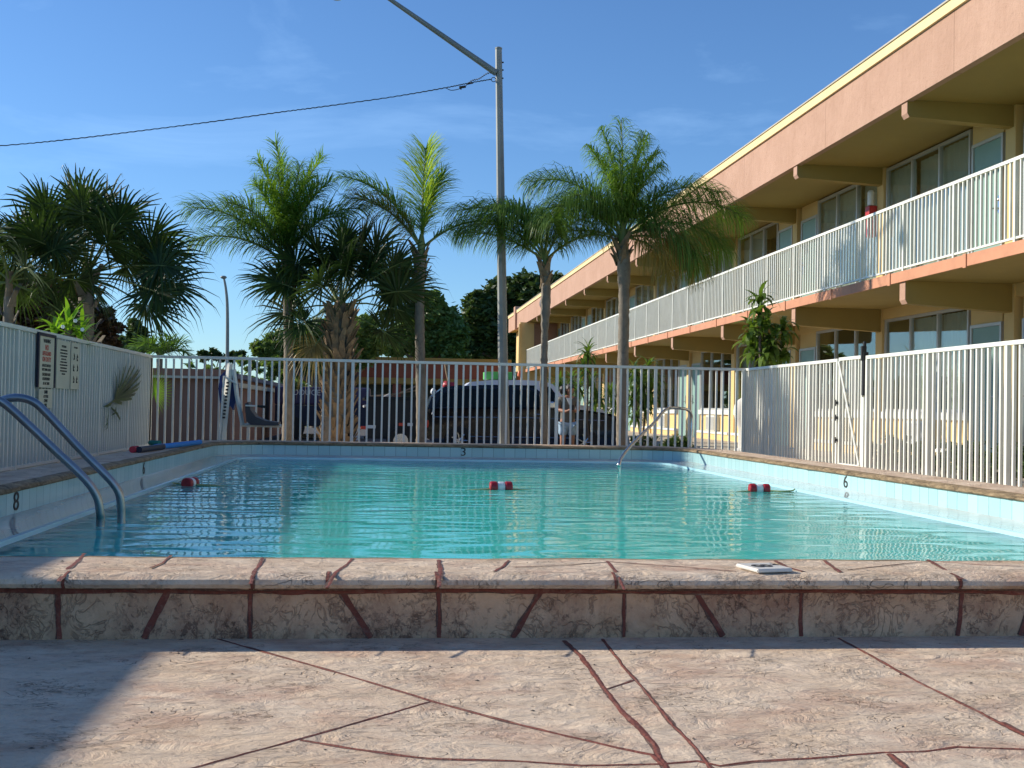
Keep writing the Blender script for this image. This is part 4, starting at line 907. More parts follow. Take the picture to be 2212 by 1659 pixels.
# young fan leaves reaching through the fence, and small distant palm
fl = at(262, 826, 14.9)
e = empty('palm_seedling', (FXL - .25, fl.y, -.1), 'young palm pushing dark split leaves through the left fence near its far corner', 'palm')
XS_ = FXL + .035
def blade(m, a, b, w, X=XS_, lift=.02, mi=0):
    A, B_ = atX(*a, X), atX(*b, X); d = (B_ - A).normalized(); sd_ = d.cross(Vector((1, 0, 0))).normalized(); M1 = A.lerp(B_, .45) + Vector((lift, 0, 0)); M2 = A.lerp(B_, .8) + Vector((lift, 0, -.004))
    m.add([A - sd_ * w * .25, A + sd_ * w * .25, M1 - sd_ * w * .5, M1 + sd_ * w * .5, M2 - sd_ * w * .35, M2 + sd_ * w * .35, B_], [(0, 1, 3, 2), (2, 3, 5, 4), (4, 5, 6)], mi)
m = MB()
for tx, ty in ((247, 800), (252, 784), (262, 774), (273, 770), (284, 771), (294, 775), (301, 783), (306, 793), (308, 806), (306, 820), (302, 834), (294, 848), (284, 860)):
    blade(m, (248, 864), (tx, ty), .045, lift=rnd.uniform(.01, .05))
m.build('leaf', 'oak', e)
m = MB()
for a_, b9 in (((243, 868), (222, 878)), ((240, 880), (258, 912)), ((232, 872), (224, 925)), ((250, 868), (240, 898)), ((243, 866), (262, 872)), ((228, 900), (226, 930))): blade(m, a_, b9, .045, lift=.03)
m.build('leaf', 'oak', e)
hb = at(332, 848, 17.4); m = MB()
for k_ in range(20):
    a9 = R(-70 + k_ * 8.5); t9 = hb + Vector((math.cos(a9) * .30, 0, math.sin(a9) * .36)); d9 = (t9 - hb).normalized(); s9 = d9.cross(Vector((0, 1, 0))); m.add([hb - s9 * .003, hb + s9 * .003, hb.lerp(t9, .5) + s9 * .006 + Vector((0, .01, 0)), hb.lerp(t9, .5) - s9 * .006 + Vector((0, .01, 0)), t9], [(0, 1, 2, 3), (3, 2, 4)])
m.tube([hb, hb + Vector((-.12, .05, -.4))], .008, 5); m.build('leaf', 'bright_strap', e)
q = at(345, 768, 38)
e = empty('small_palm', (q.x, 38, -.44), 'small distant feathery palm just above the left end of the far fence', 'palm')
m = MB(); m.tube([(q.x, 38, -.44), (q.x, 38, q.z - .1)], .1, 8); m.build('trunk', 'bark_palm', e)
for i in range(12): feather_frond((q.x, 38, q.z), i * 30 + rnd.uniform(-9, 9), rnd.uniform(25, 65), 1.0, 70, e, mat='queen', n=26, w=.045, leafL=.4, droop=.2)

# ------------------------------------------------------------------ broadleaf trees
def leaf_cloud(m, blobs, n, s, flat=.6, mi=0, clump=1.0):
    tot = sum(b[3] ** 2 for b in blobs)
    for bx, by, bz, br in blobs:
        k = int(n * br * br / tot); subs = []
        for _ in range(max(6, int(k / 55))):
            d = Vector((rnd.gauss(0, 1), rnd.gauss(0, 1), rnd.gauss(0, 1))).normalized() * br * rnd.uniform(.45, 1.0)
            subs.append((Vector((bx, by, bz)) + Vector((d.x, d.y, d.z * .85)), br * rnd.uniform(.14, .30) * clump))
        for _ in range(k):
            sc_, sr = subs[int(rnd.random() * len(subs))]
            p = sc_ + Vector((rnd.gauss(0, .5), rnd.gauss(0, .5), rnd.gauss(0, .42))) * sr
            a = Vector((rnd.uniform(-1, 1), rnd.uniform(-1, 1), rnd.uniform(-flat, flat))).normalized(); b = a.cross(Vector((rnd.uniform(-1, 1), rnd.uniform(-1, 1), rnd.uniform(-1, 1)))).normalized()
            L = s * rnd.uniform(.6, 1.3); m.add([p - a * L, p + b * L * .42, p + a * L, p - b * L * .42], [(0, 1, 2, 3)], mi)
def tree(name, x, Y, blobs_px, label, mat, n, s, cat='tree', trunk=True, group=None, gz=-.44, depth=None):
    """blobs_px: (x, y, radius) as surveyed, placed at distance Y with their own depth"""
    q = at(x, 900, Y); e = empty(name, (q.x, Y, gz), label, cat, group); bl = []
    for i, (bx, by, br) in enumerate(blobs_px):
        yy = Y + rnd.uniform(-.5, .5) * br / FPX * Y * 1.2; p = at(bx, by, yy); bl.append((p.x, yy, p.z, br / FPX * yy))
    if trunk:
        m = MB(); top = max(b[2] for b in bl); tz = gz + (top - gz) * .45; r = max(.06, (top - gz) * .035)
        m.tube([(q.x, Y, gz), (q.x + .1 * r, Y, (gz + tz) / 2), (q.x, Y, tz)], [r * 1.3, r, r * .8], 10)
        for b in bl: m.tube([(q.x, Y, tz - .2), ((q.x + b[0]) / 2 + .05, (Y + b[1]) / 2, (tz + b[2]) / 2 + b[3] * .1), (b[0], b[1], b[2] + b[3] * .3)], [r * .55, r * .35, r * .12], 6)
        m.build('trunk', 'bark', e, smooth=True)
    m = MB(); leaf_cloud(m, bl, n, s, clump=1.0 if Y < 40 else 1.45); m.build('crown', mat, e); return e
tree('oak_tree', 1100, 84, [(1040, 670, 42), (1085, 635, 40), (1140, 630, 42), (1190, 620, 30), (1215, 640, 30), (1020, 720, 40), (1075, 700, 48), (1130, 700, 50), (1180, 690, 45), (1060, 745, 40), (1110, 755, 40), (1010, 760, 26)],
     'broad dark oak behind the far end of the motel roof', 'oak', 44000, .30, group='trees along the horizon')
tree('feathery_tree', 930, 76, [(930, 655, 30), (950, 690, 40), (900, 700, 40), (980, 720, 34), (870, 730, 38), (925, 740, 42), (850, 755, 24), (975, 755, 30)],
     'airy mid green tree between the two queen palms at the centre', 'feathery', 26000, .22, group='trees along the horizon')
tree('leafy_tree', 680, 58, [(575, 752, 24), (600, 742, 26), (640, 728, 30), (690, 718, 34), (740, 728, 32), (785, 712, 32), (800, 745, 32), (660, 755, 34), (770, 770, 34), (600, 775, 30), (700, 775, 34), (760, 760, 24), (700, 758, 28), (560, 758, 16), (640, 765, 22), (660, 800, 30), (720, 800, 30)],
     'green leafy tree low behind the cabbage palm and its neighbours', 'mid_green', 34000, .17, group='trees along the horizon')
tree('small_tree', 290, 46, [(290, 702, 16), (300, 725, 22), (275, 745, 22), (262, 762, 20), (310, 752, 14)], 'small dark tree beside the russet bush on the left', 'oak', 5000, .12, group='trees along the horizon')
tree('distant_tree', 452, 120, [(440, 768, 12), (460, 766, 12), (475, 772, 10), (500, 772, 12), (520, 768, 10)], 'tiny distant tree beside the far street lamp', 'oak', 2500, .35, group='trees along the horizon')
tree('russet_tree', 90, 22, [(20, 640, 56), (80, 640, 54), (140, 655, 55), (195, 690, 48), (225, 720, 40), (20, 700, 50), (80, 700, 50), (140, 705, 45), (235, 745, 26), (-40, 660, 60), (190, 740, 40), (60, 750, 50), (-60, 740, 60), (120, 755, 40)],
     'dense russet brown bushy tree behind the fan palms on the left', 'russet', 60000, .085, cat='bush')
tree('shrub', 560, 33, [(545, 792, 14), (590, 800, 18), (620, 812, 16), (600, 785, 16), (640, 830, 14)], 'yellow green shrub behind the pool lift', 'mid_green', 2600, .09, cat='bush', trunk=False)

fw = MB()
for i in range(90):
    x = -75 + i * 1.7 + rnd.uniform(-.8, .8); h = rnd.uniform(3.4, 5.6) + (1.0 if -12 < x < 12 else 0); leaf_cloud(fw, [(x, 104 + rnd.uniform(-4, 4), h * .25 - .4, 2.2), (x, 104 + rnd.uniform(-4, 4), h * .62 - .4, 1.7)], 420, .42)
tag(fw.build('far_woods', 'mid_green'), 'low line of green trees far behind the parking lot', 'woods', kind='stuff')
# ------------------------------------------------------------------ strap-leaved plants
def strap(m, p, az, el, L, w, droop, mi=0):
    az, el = R(az), R(el); s = Vector((-math.sin(az), math.cos(az), 0)); q = Vector(p); vs = []; N_ = 5
    for i in range(N_ + 1):
        t = i / N_; ww = w * math.sin(math.pi * (.15 + .85 * t)) * .5 if t < 1 else .001; vs += [q - s * ww, q + s * ww + Vector((0, 0, ww * .3))]
        e_ = el - R(droop) * t; q = q + Vector((math.cos(az) * math.cos(e_), math.sin(az) * math.cos(e_), math.sin(e_))) * (L / N_)
    m.add(vs, [(2 * i, 2 * i + 1, 2 * i + 3, 2 * i + 2) for i in range(N_)], mi)
def rosette(m, c, n, L, w, droop, lo=-10, hi=85):
    for i in range(n): strap(m, Vector(c) + Vector((0, 0, rnd.uniform(-.1, .1))), i * 137.5 + rnd.uniform(-14, 14), hi - (hi - lo) * (i / n) + rnd.uniform(-9, 9), L * rnd.uniform(.75, 1.15), w, droop * rnd.uniform(.7, 1.3))
def corn_plant(x, Y, heads, label, mat='drac', L=.42, w=.05, n=26, droop=70, group=None, gz=-.1):
    b = at(x, 950, Y); e = empty('corn_plant', (b.x, Y, gz), label, 'plant', group)
    for hi_, (hx, hy, k) in enumerate(heads):
        yy = Y + rnd.uniform(-.22, .22); h = at(hx, hy, yy); m = MB()
        if hi_ > 2: m.tube([(b.x + (h.x - b.x) * .3, (Y + yy) / 2, h.z - .25), (h.x, yy, h.z)], .012, 6)
        else: m.tube([(b.x + rnd.uniform(-.06, .06), Y, gz), (h.x * .7 + b.x * .3, yy, (gz + h.z) / 2), (h.x, yy, h.z)], [.028, .022, .018], 7); m.build('stem', 'bark', e)
        m = MB(); rosette(m, h, int(n * k * 1.7), L * k, w, droop, -45); m.build('leaf_rosette', mat, e)
    return e
corn_plant(1650, 18.4, [(1642, 652, .85), (1640, 682, .6), (1656, 706, .9), (1622, 715, .7), (1692, 712, .8), (1668, 740, .9), (1622, 752, .8), (1655, 768, .9), (1690, 765, .7), (1640, 728, .7)], 'tall corn plant with a bushy drooping crown above the fence corner', L=.46, w=.085, n=19, droop=95, gz=-.42, group='corn plants along the motel walkway')
corn_plant(1268, 27, [(1270, 765, 1.0), (1262, 800, 1.0), (1278, 830, 1.0), (1250, 840, .9), (1290, 860, .9)], 'pale green corn plant between the palm trunks in front of the motel', L=.45, w=.055, n=24, droop=80, group='corn plants along the motel walkway')
corn_plant(1385, 24, [(1370, 805, 1.0), (1400, 800, 1.0), (1385, 835, 1.1), (1365, 860, 1.0), (1405, 855, 1.1), (1415, 820, .9), (1390, 880, 1.0), (1372, 900, .8)], 'dark green corn plant filling the gap right of the thick palm trunk', L=.42, w=.055, n=26, droop=85, group='corn plants along the motel walkway')
corn_plant(1215, 33, [(1210, 830, 1.0), (1235, 825, 1.0), (1190, 845, 1.0), (1225, 860, 1.0), (1320, 850, 1.0), (1330, 880, 1.0), (1305, 885, .9)], 'loose cluster of corn plants behind the person and cars', L=.5, w=.06, n=24, droop=85, group='corn plants along the motel walkway')
b = at(148, 712, 13.4)
e = empty('strap_plant', (b.x, 13.4, -.44), 'bright lime green strap leaved plant with white flowers over the left fence', 'plant')
m = MB(); m.tube([(b.x, 13.4, -.44), (b.x, 13.4, b.z)], .04, 8); m.build('stem', 'bark', e)
m = MB(); rosette(m, (b.x, 13.4, b.z - .02), 30, .33, .05, 45, 0, 85); rosette(m, (b.x + .12, 13.5, b.z - .08), 22, .30, .045, 45, 0, 80); rosette(m, (b.x - .12, 13.3, b.z - .06), 18, .28, .045, 45, 0, 80); m.build('leaf_rosette', 'bright_strap', e)
for x, y in ((136, 706), (163, 693), (178, 712)):
    p = at(x, y, 13.2); m = MB()
    for k in range(5): m.ell((p.x + .012 * math.cos(k * 1.26), 13.2, p.z + .012 * math.sin(k * 1.26)), (.011, .006, .011), u=8, v=6)
    m.build('flower', 'flower', e)
def bush(name, x0, x1, y0, y1, Y, label, mat='hedge', n=5000, s=.03, group=None, gz=-.1):
    a, b_ = at(x0, y1, Y), at(x1, y0, Y); e = empty(name, ((a.x + b_.x) / 2, Y, gz), label, 'bush', group); m = MB(); r = (b_.x - a.x) / 2; h = b_.z - gz
    bl = []
    for i in range(9): bl.append((a.x + (b_.x - a.x) * rnd.uniform(.2, .8), Y + rnd.uniform(-.4, .4) * r, gz + h * rnd.uniform(.35, .62), r * .45))
    bl += [((a.x + b_.x) / 2, Y, gz + h * .5, r * .8)]
    leaf_cloud(m, bl, n, s); m.build('crown', mat, e)
    m = MB(); 
    for i in range(5): m.tube([((a.x + b_.x) / 2, Y, gz), ((a.x + b_.x) / 2 + rnd.uniform(-.5, .5) * r, Y + rnd.uniform(-.3, .3), gz + h * .6)], [.02, .008], 5)
    m.build('stem', 'bark', e); return e
bush('round_shrub', 1418, 1500, 925, 975, 20.5, 'rounded green shrub behind the far grab rail', n=7000, s=.028, group='low shrubs beside the motel walkway', gz=-.35)
bush('round_shrub', 1352, 1420, 925, 975, 23, 'darker shrub at the foot of the thick palm trunk', mat='oak', n=4500, s=.03, group='low shrubs beside the motel walkway', gz=-.35)
# clipped hedge between the right fence and the walkway
e = empty('clipped_hedge', (6.1, 11.3, 0), 'low green hedge seen through the nearest part of the right fence', 'hedge')
m = MB(); leaf_cloud(m, [(6.05 + rnd.uniform(-.08, .08), 8.6 + i * .17, .22 + rnd.uniform(-.05, .05), .22) for i in range(30)], 15000, .028); m.build('crown', 'hedge', e)
m = MB()
for i in range(12): m.tube([(6.05, 8.7 + i * .42, 0), (6.05 + rnd.uniform(-.1, .1), 8.7 + i * .42, .25)], [.015, .006], 5)
m.build('stem', 'bark', e)
# ------------------------------------------------------------------ street lights and overhead cable
YL = 18.1
def smooth_path(pts, n=8):
    P = [Vector(p) for p in pts]; out = []
    for i in range(len(P) - 1):
        p0, p1, p2, p3 = P[max(i - 1, 0)], P[i], P[i + 1], P[min(i + 2, len(P) - 1)]
        for k in range(n):
            t = k / n; out.append(.5 * ((2 * p1) + (p2 - p0) * t + (2 * p0 - 5 * p1 + 4 * p2 - p3) * t * t + (3 * p1 - p0 - 3 * p2 + p3) * t ** 3))
    out.append(P[-1]); return out
b = at(1089, 955, YL); t = at(1077, 105, YL)
e = empty('street_light', (b.x, YL, -.44), 'tall weathered octagonal street light with a long arm reaching up and left', 'street light')
m = MB(); bb = b + (b - t) * ((b.z + .44) / (t.z - b.z)); m.tube([bb, t], [.088, .052], 8); m.build('pole', 'pole_steel', e)
m = MB(); m.lathe((t.x, YL, t.z - .01), [(.056, 0), (.058, .02), (.03, .035)], 12); m.build('cap', 'pole_steel', e)
arm = [at(1072, 158, YL - .02), at(850, 4, YL - .02), at(790, -36, YL - .02), at(758, -46, YL - .02), at(735, -40, YL - .02)]
m = MB(); sp = smooth_path(arm, 8); m.tube(sp, [.052 - .034 * min(1, i / 14) for i in range(len(sp))], 10); m.build('arm', 'pole_steel', e, smooth=True)
h = at(727, -12, YL - .02)
m = MB(); m.lathe((h.x, h.y, h.z), [(.02, .24), (.05, .22), (.07, .12), (.15, .05), (.155, .02), (.145, .0)], 20); m.build('lamp_housing', 'pole_steel', e, smooth=True)
m = MB(); m.ell((h.x, h.y, h.z), (.14, .14, .085), u=20, v=12); m.build('lamp_glass', 'float_white', e, smooth=True)
for z in (5.85, 5.98, 6.1):
    m = MB(); m.tube([(t.x - .0, YL - .0, z), (t.x + .085, YL - .01, z)], .012, 6); m.build('bolt', 'black', e)
m = MB(); p = at(1069, 172, YL); m.tube([(p.x - .02 + .035 * math.cos(a * .5), YL, p.z + .035 * math.sin(a * .5)) for a in range(13)], .006, 6); m.build('hook', 'black', e)
e = empty('overhead_cable', at(600, 243, YL), 'thin twisted dark cable sagging from the street light to the left edge', 'cable')
cp_ = [at(x, y, YL + (1069 - x) * .0) for x, y in ((1062, 171), (1010, 180), (960, 190), (850, 209), (700, 230), (600, 243), (450, 264), (300, 283), (150, 301), (0, 315), (-300, 336), (-700, 350))]
sp = smooth_path(cp_, 60); m = MB()
sp = [p + Vector((0, .003 * math.cos(i * .9), .0032 * math.sin(i * .9))) for i, p in enumerate(sp)]
m.tube(sp, .0085, 6); m.build('cable', 'wire', e)
m = MB(); sq = smooth_path([at(962, 189, YL), at(976, 195, YL), at(1000, 189, YL), (at(1018, 175, YL)), at(1035, 170, YL), at(1052, 159, YL), at(1068, 156, YL)], 24)
m.tube([p + Vector((0, .010 * math.cos(i * 1.1), .010 * math.sin(i * 1.1))) if i > 50 else p for i, p in enumerate(sq)], .006, 6); m.build('jumper_wire', 'wire', e)
m = MB(); a, b2 = at(992, 189, YL), at(1006, 187, YL); m.tube([a, b2], .02, 8); m.tube([a + Vector((.02, 0, .0)), a + Vector((.03, 0, -.03))], .012, 6); a, b2 = at(1008, 182, YL), at(1022, 179, YL); m.tube([a, b2], .012, 8); m.build('clamp', 'black', e)
YD = 70
b = at(490, 830, YD); t = at(486, 625, YD)
e = empty('distant_street_light', (b.x, YD, -.44), 'slim distant street light with a small round head above the far fence', 'street light')
m = MB(); m.tube(smooth_path([(b.x, YD, -.44), at(491, 760, YD), at(491, 665, YD), at(488, 625, YD), at(484, 602, YD)], 6), [.12 - .0025 * i for i in range(25)], 8); m.build('pole', 'pole_steel', e)
p = at(483, 599, YD); m = MB(); m.ell((p.x, YD, p.z), (.19, .15, .10), u=14, v=8); m.build('lamp_head', 'pole_steel', e, smooth=True)

# ------------------------------------------------------------------ pool fittings
WZ = -.03
def float_(x, y, label, yawdeg=0, L=.27, r=.066):
    c = atZ(x, y, WZ); c.z = WZ + .022; e = empty('rope_float', c, label, 'float', 'floats on the pool rope')
    M3 = Matrix.Rotation(R(yawdeg), 3, 'Z')
    def seg(x0, x1, mat, nm):
        pr = []; n = 24; k = 10; vs = []; fs = []; rr = r if mat != 'float_white' else r * .93
        for i in range(k + 1):
            t = i / k; xx = x0 + (x1 - x0) * t; ed = min(t, 1 - t) * k; q = rr * (1 - .16 * max(0, 1 - ed / 2.0) ** 2)
            for j in range(n): vs.append(c + M3 @ Vector((xx, q * math.cos(2 * math.pi * j / n), q * math.sin(2 * math.pi * j / n))))
        fs = [(i * n + j, i * n + (j + 1) % n, (i + 1) * n + (j + 1) % n, (i + 1) * n + j) for i in range(k) for j in range(n)] + [tuple(range(n)), tuple(range(k * n + n - 1, k * n - 1, -1))]
        m = MB(); m.add(vs, fs); m.build(nm, mat, e, smooth=True)
    seg(-L * .5, -L * .17, 'red_float', 'red_end'); seg(-L * .165, L * .165, 'float_white', 'white_band'); seg(L * .17, L * .5, 'red_float', 'red_end')
    return c
f1 = float_(1082, 1058, 'red and white float in the middle of the pool', 3, .195, .052)
f2 = float_(1640, 1062, 'red and white float near the right edge of the pool', -4, .185, .050)
f3 = float_(411, 1049, 'red float seen end on near the left edge of the pool', 74, .17, .050)
e = empty('pool_rope', (1, f1.y, WZ), 'thin green rope lying at the water surface between the floats', 'rope')
e['category'] = 'rope'
a0 = Vector((PX0 + .31, f3.y + .15, WZ + .01)); a9 = Vector((PX1 - .31, f2.y + .1, WZ + .02))
pts = []
ks = [a0, f3, f1, f2, a9]
for i in range(4):
    for k in range(24):
        t = k / 24; p = ks[i].lerp(ks[i + 1], t); p.z = WZ + .012 - .05 * math.sin(math.pi * t) * (1 if i in (1, 2) else .2); p.y += .05 * math.sin(math.pi * t * 2); pts.append(p)
pts.append(a9); m = MB(); m.tube(pts, .0065, 6); m.build('rope', 'rope', e)

# ladder at the left
e = empty('pool_ladder', (-1.9, 6.9, .19), 'large steel pool ladder with two curved handrails at the left edge', 'ladder')
def rail_path(pts2, X0): return pts2
def handrail(px, near):
    # vertical rail standing in the water, arch back to the coping beyond the left frame
    wtr = atZ(*px[-1], WZ); pts = [Vector((wtr.x, wtr.y, -1.0)), Vector((wtr.x, wtr.y, -.3)), wtr]
    n = len(px)
    return pts
wa = atZ(217, 1137, WZ); wb = atZ(263, 1130, WZ)
def surv(lst, Y0, Y1):
    k = len(lst) - 1; return [at(x, y, Y0 + (Y1 - Y0) * i / k) for i, (x, y) in enumerate(lst)]
A = surv([(217, 1137), (216, 1108), (211, 1078), (196, 1050), (170, 1021), (120, 974), (70, 926), (20, 880), (-8, 862), (-45, 850), (-90, 852), (-130, 880), (-150, 930)], wa.y, wa.y - .15)
B = surv([(262, 1128), (261, 1090), (257, 1066), (244, 1044), (222, 1020), (180, 978), (140, 935), (98, 890), (72, 868), (40, 859), (8, 864), (-30, 884), (-52, 930)], wb.y, wb.y - .10)
for P_, nm in ((A, 1), (B, 2)):
    last = P_[-1].copy(); P_ = [Vector((P_[0].x, P_[0].y, -1.15)), Vector((P_[0].x, P_[0].y, -.35))] + P_ + [Vector((last.x - .03, last.y, .19))]
    m = MB(); sp = smooth_path(P_, 7); m.tube(sp, .0235, 16); m.build('handrail', 'steel_blue', e, smooth=True)
for z in (-.22, -.5, -.8):
    m = MB(); m.bbox((min(wa.x, wb.x) - .02, wa.y - .02, z - .02), (max(wa.x, wb.x) + .02, wb.y + .03, z + .01), .008); m.build('step', 'float_white' if z < -.3 else 'seat_grey', e)
# grab rail at the right
wg = atZ(1337, 1016, WZ)
e = empty('grab_rail', (wg.x, wg.y, WZ), 'slim chrome grab rail rising from the far right corner of the pool', 'rail')
far_y = 16.05
G = [(1337, 1016, wg.y), (1337, 1006, wg.y), (1342, 990, wg.y + .15), (1358, 968, wg.y + .45), (1385, 940, wg.y + .95), (1415, 911, wg.y + 1.5), (1432, 890, wg.y + 1.85), (1446, 882, wg.y + 2.0), (1470, 882, wg.y + 2.15), (1486, 886, far_y - .1), (1494, 899, far_y), (1494, 930, far_y), (1492, 962, far_y)]
P_ = [at(x, y, Y) for x, y, Y in G]; P_ = [Vector((P_[0].x, P_[0].y, -.8))] + P_ + [Vector((P_[-1].x, far_y, .185))]
m = MB(); m.tube(smooth_path(P_, 7), .021, 12); m.build('rail_tube', 'chrome', e, smooth=True)

# pool lift near the far left corner
YQ = 16.55
e = empty('pool_lift', (at(482, 950, YQ).x, YQ, 0), 'white pool access lift with a blue cover and grey seat near the far left corner', 'pool lift')
def quad(pts, mat, name, th=.02, r=None):
    m = MB(); m.prism([(at(x, y, YQ).x, at(x, y, YQ).z) for x, y in pts], 'y', YQ - th, YQ + th); return m.build(name, mat, e, recalc=True)
m = MB(); a, b_ = at(497, 785, YQ), at(478, 955, YQ); b_.z = 0.0; m.tube([b_, a], [.048, .042], 4, sx=1); m.build('mast', 'white_paint', e)
mk = MB()
for i in range(11):
    t = .28 + .05 * i; p = at(497 - 17 * t, 785 + 150 * t, YQ - .05); mk.bbox((p.x - .02, YQ - .062, p.z - .012), (p.x + .018, YQ - .052, p.z + .014), .003)
mk.build('mast_lettering', 'sign_ink', e)
m = MB(); pts = [(474, 812), (486, 800), (503, 802), (512, 830), (513, 860), (506, 872), (502, 886), (496, 876), (484, 884), (474, 870), (470, 840)]
m.prism([(at(x, y, YQ).x, at(x, y, YQ).z) for x, y in pts], 'y', YQ + .065, YQ + .22); m.build('cover', 'blue_cloth', e, recalc=True)
m = MB(); m.tube([at(505, 798, YQ - .02), at(512, 855, YQ - .02), at(524, 918, YQ - .02)], .03, 4); m.build('arm', 'white_paint', e)
m = MB(); m.tube([at(488, 815, YQ - .06), at(512, 830, YQ - .06)], .013, 8); m.build('linkage', 'white_paint', e)
m = MB(); a = at(484, 812, YQ - .1); m.tube([a, Vector((at(472, 950, YQ - .1).x, YQ - .1, 0))], .012, 8); m.build('actuator_rod', 'white_paint', e)
m = MB(); m.tube([at(520, 918, YQ), at(608, 920, YQ)], .024, 4); m.tube([at(560, 912, YQ), at(600, 914, YQ)], .02, 4); m.build('foot_rest', 'white_paint', e)
m = MB(); pr = [(533, 872), (540, 868), (545, 885), (556, 900), (578, 909), (604, 912), (604, 918), (570, 919), (545, 917), (536, 910)]
m.prism([(at(x, y, YQ).x, at(x, y, YQ).z) for x, y in pr], 'y', YQ - .22, YQ + .22); m.build('seat', 'seat_grey', e, recalc=True)
for dy in (-.23, .2):
    m = MB(); m.tube([at(530, 876, YQ + dy), at(556, 877, YQ + dy)], .012, 6); m.build('armrest_bar', 'white_paint', e); m = MB(); m.tube([at(556, 877, YQ + dy), at(574, 879, YQ + dy)], .018, 8); m.build('armrest', 'black_rubber', e)

# foam noodles on the left coping
def noodle(px, mat, label, r=.03, hole=True):
    pts = [at(x, y, Y) for x, y, Y in px]
    for p in pts: p.z = max(p.z, .19 + r)
    e = empty('pool_noodle', pts[0], label, 'pool noodle', 'foam noodles on the left coping'); m = MB(); m.tube(smooth_path(pts, 8), r, 14); m.build('foam_tube', mat, e, smooth=True)
def onc(x, y, dy=0): q = atZ(x, y, .20); return (x, y - 4, q.y + dy)
noodle([onc(300, 976), onc(330, 972), onc(352, 969)], 'navy', 'dark blue foam noodle with its end at the left fence', .03)
noodle([onc(335, 969), onc(375, 966), onc(432, 959)], 'foam_blue', 'bright blue foam noodle lying along the far left coping', .028)
noodle([onc(286, 976), onc(292, 975), onc(299, 975)], 'foam_red', 'short red foam noodle end beside the dark blue one', .032)
noodle([(324, 957, 13.6), (334, 963, 13.55), (345, 966, 13.5)], 'foam_green', 'dark green foam noodle leaning on the blue ones', .028)

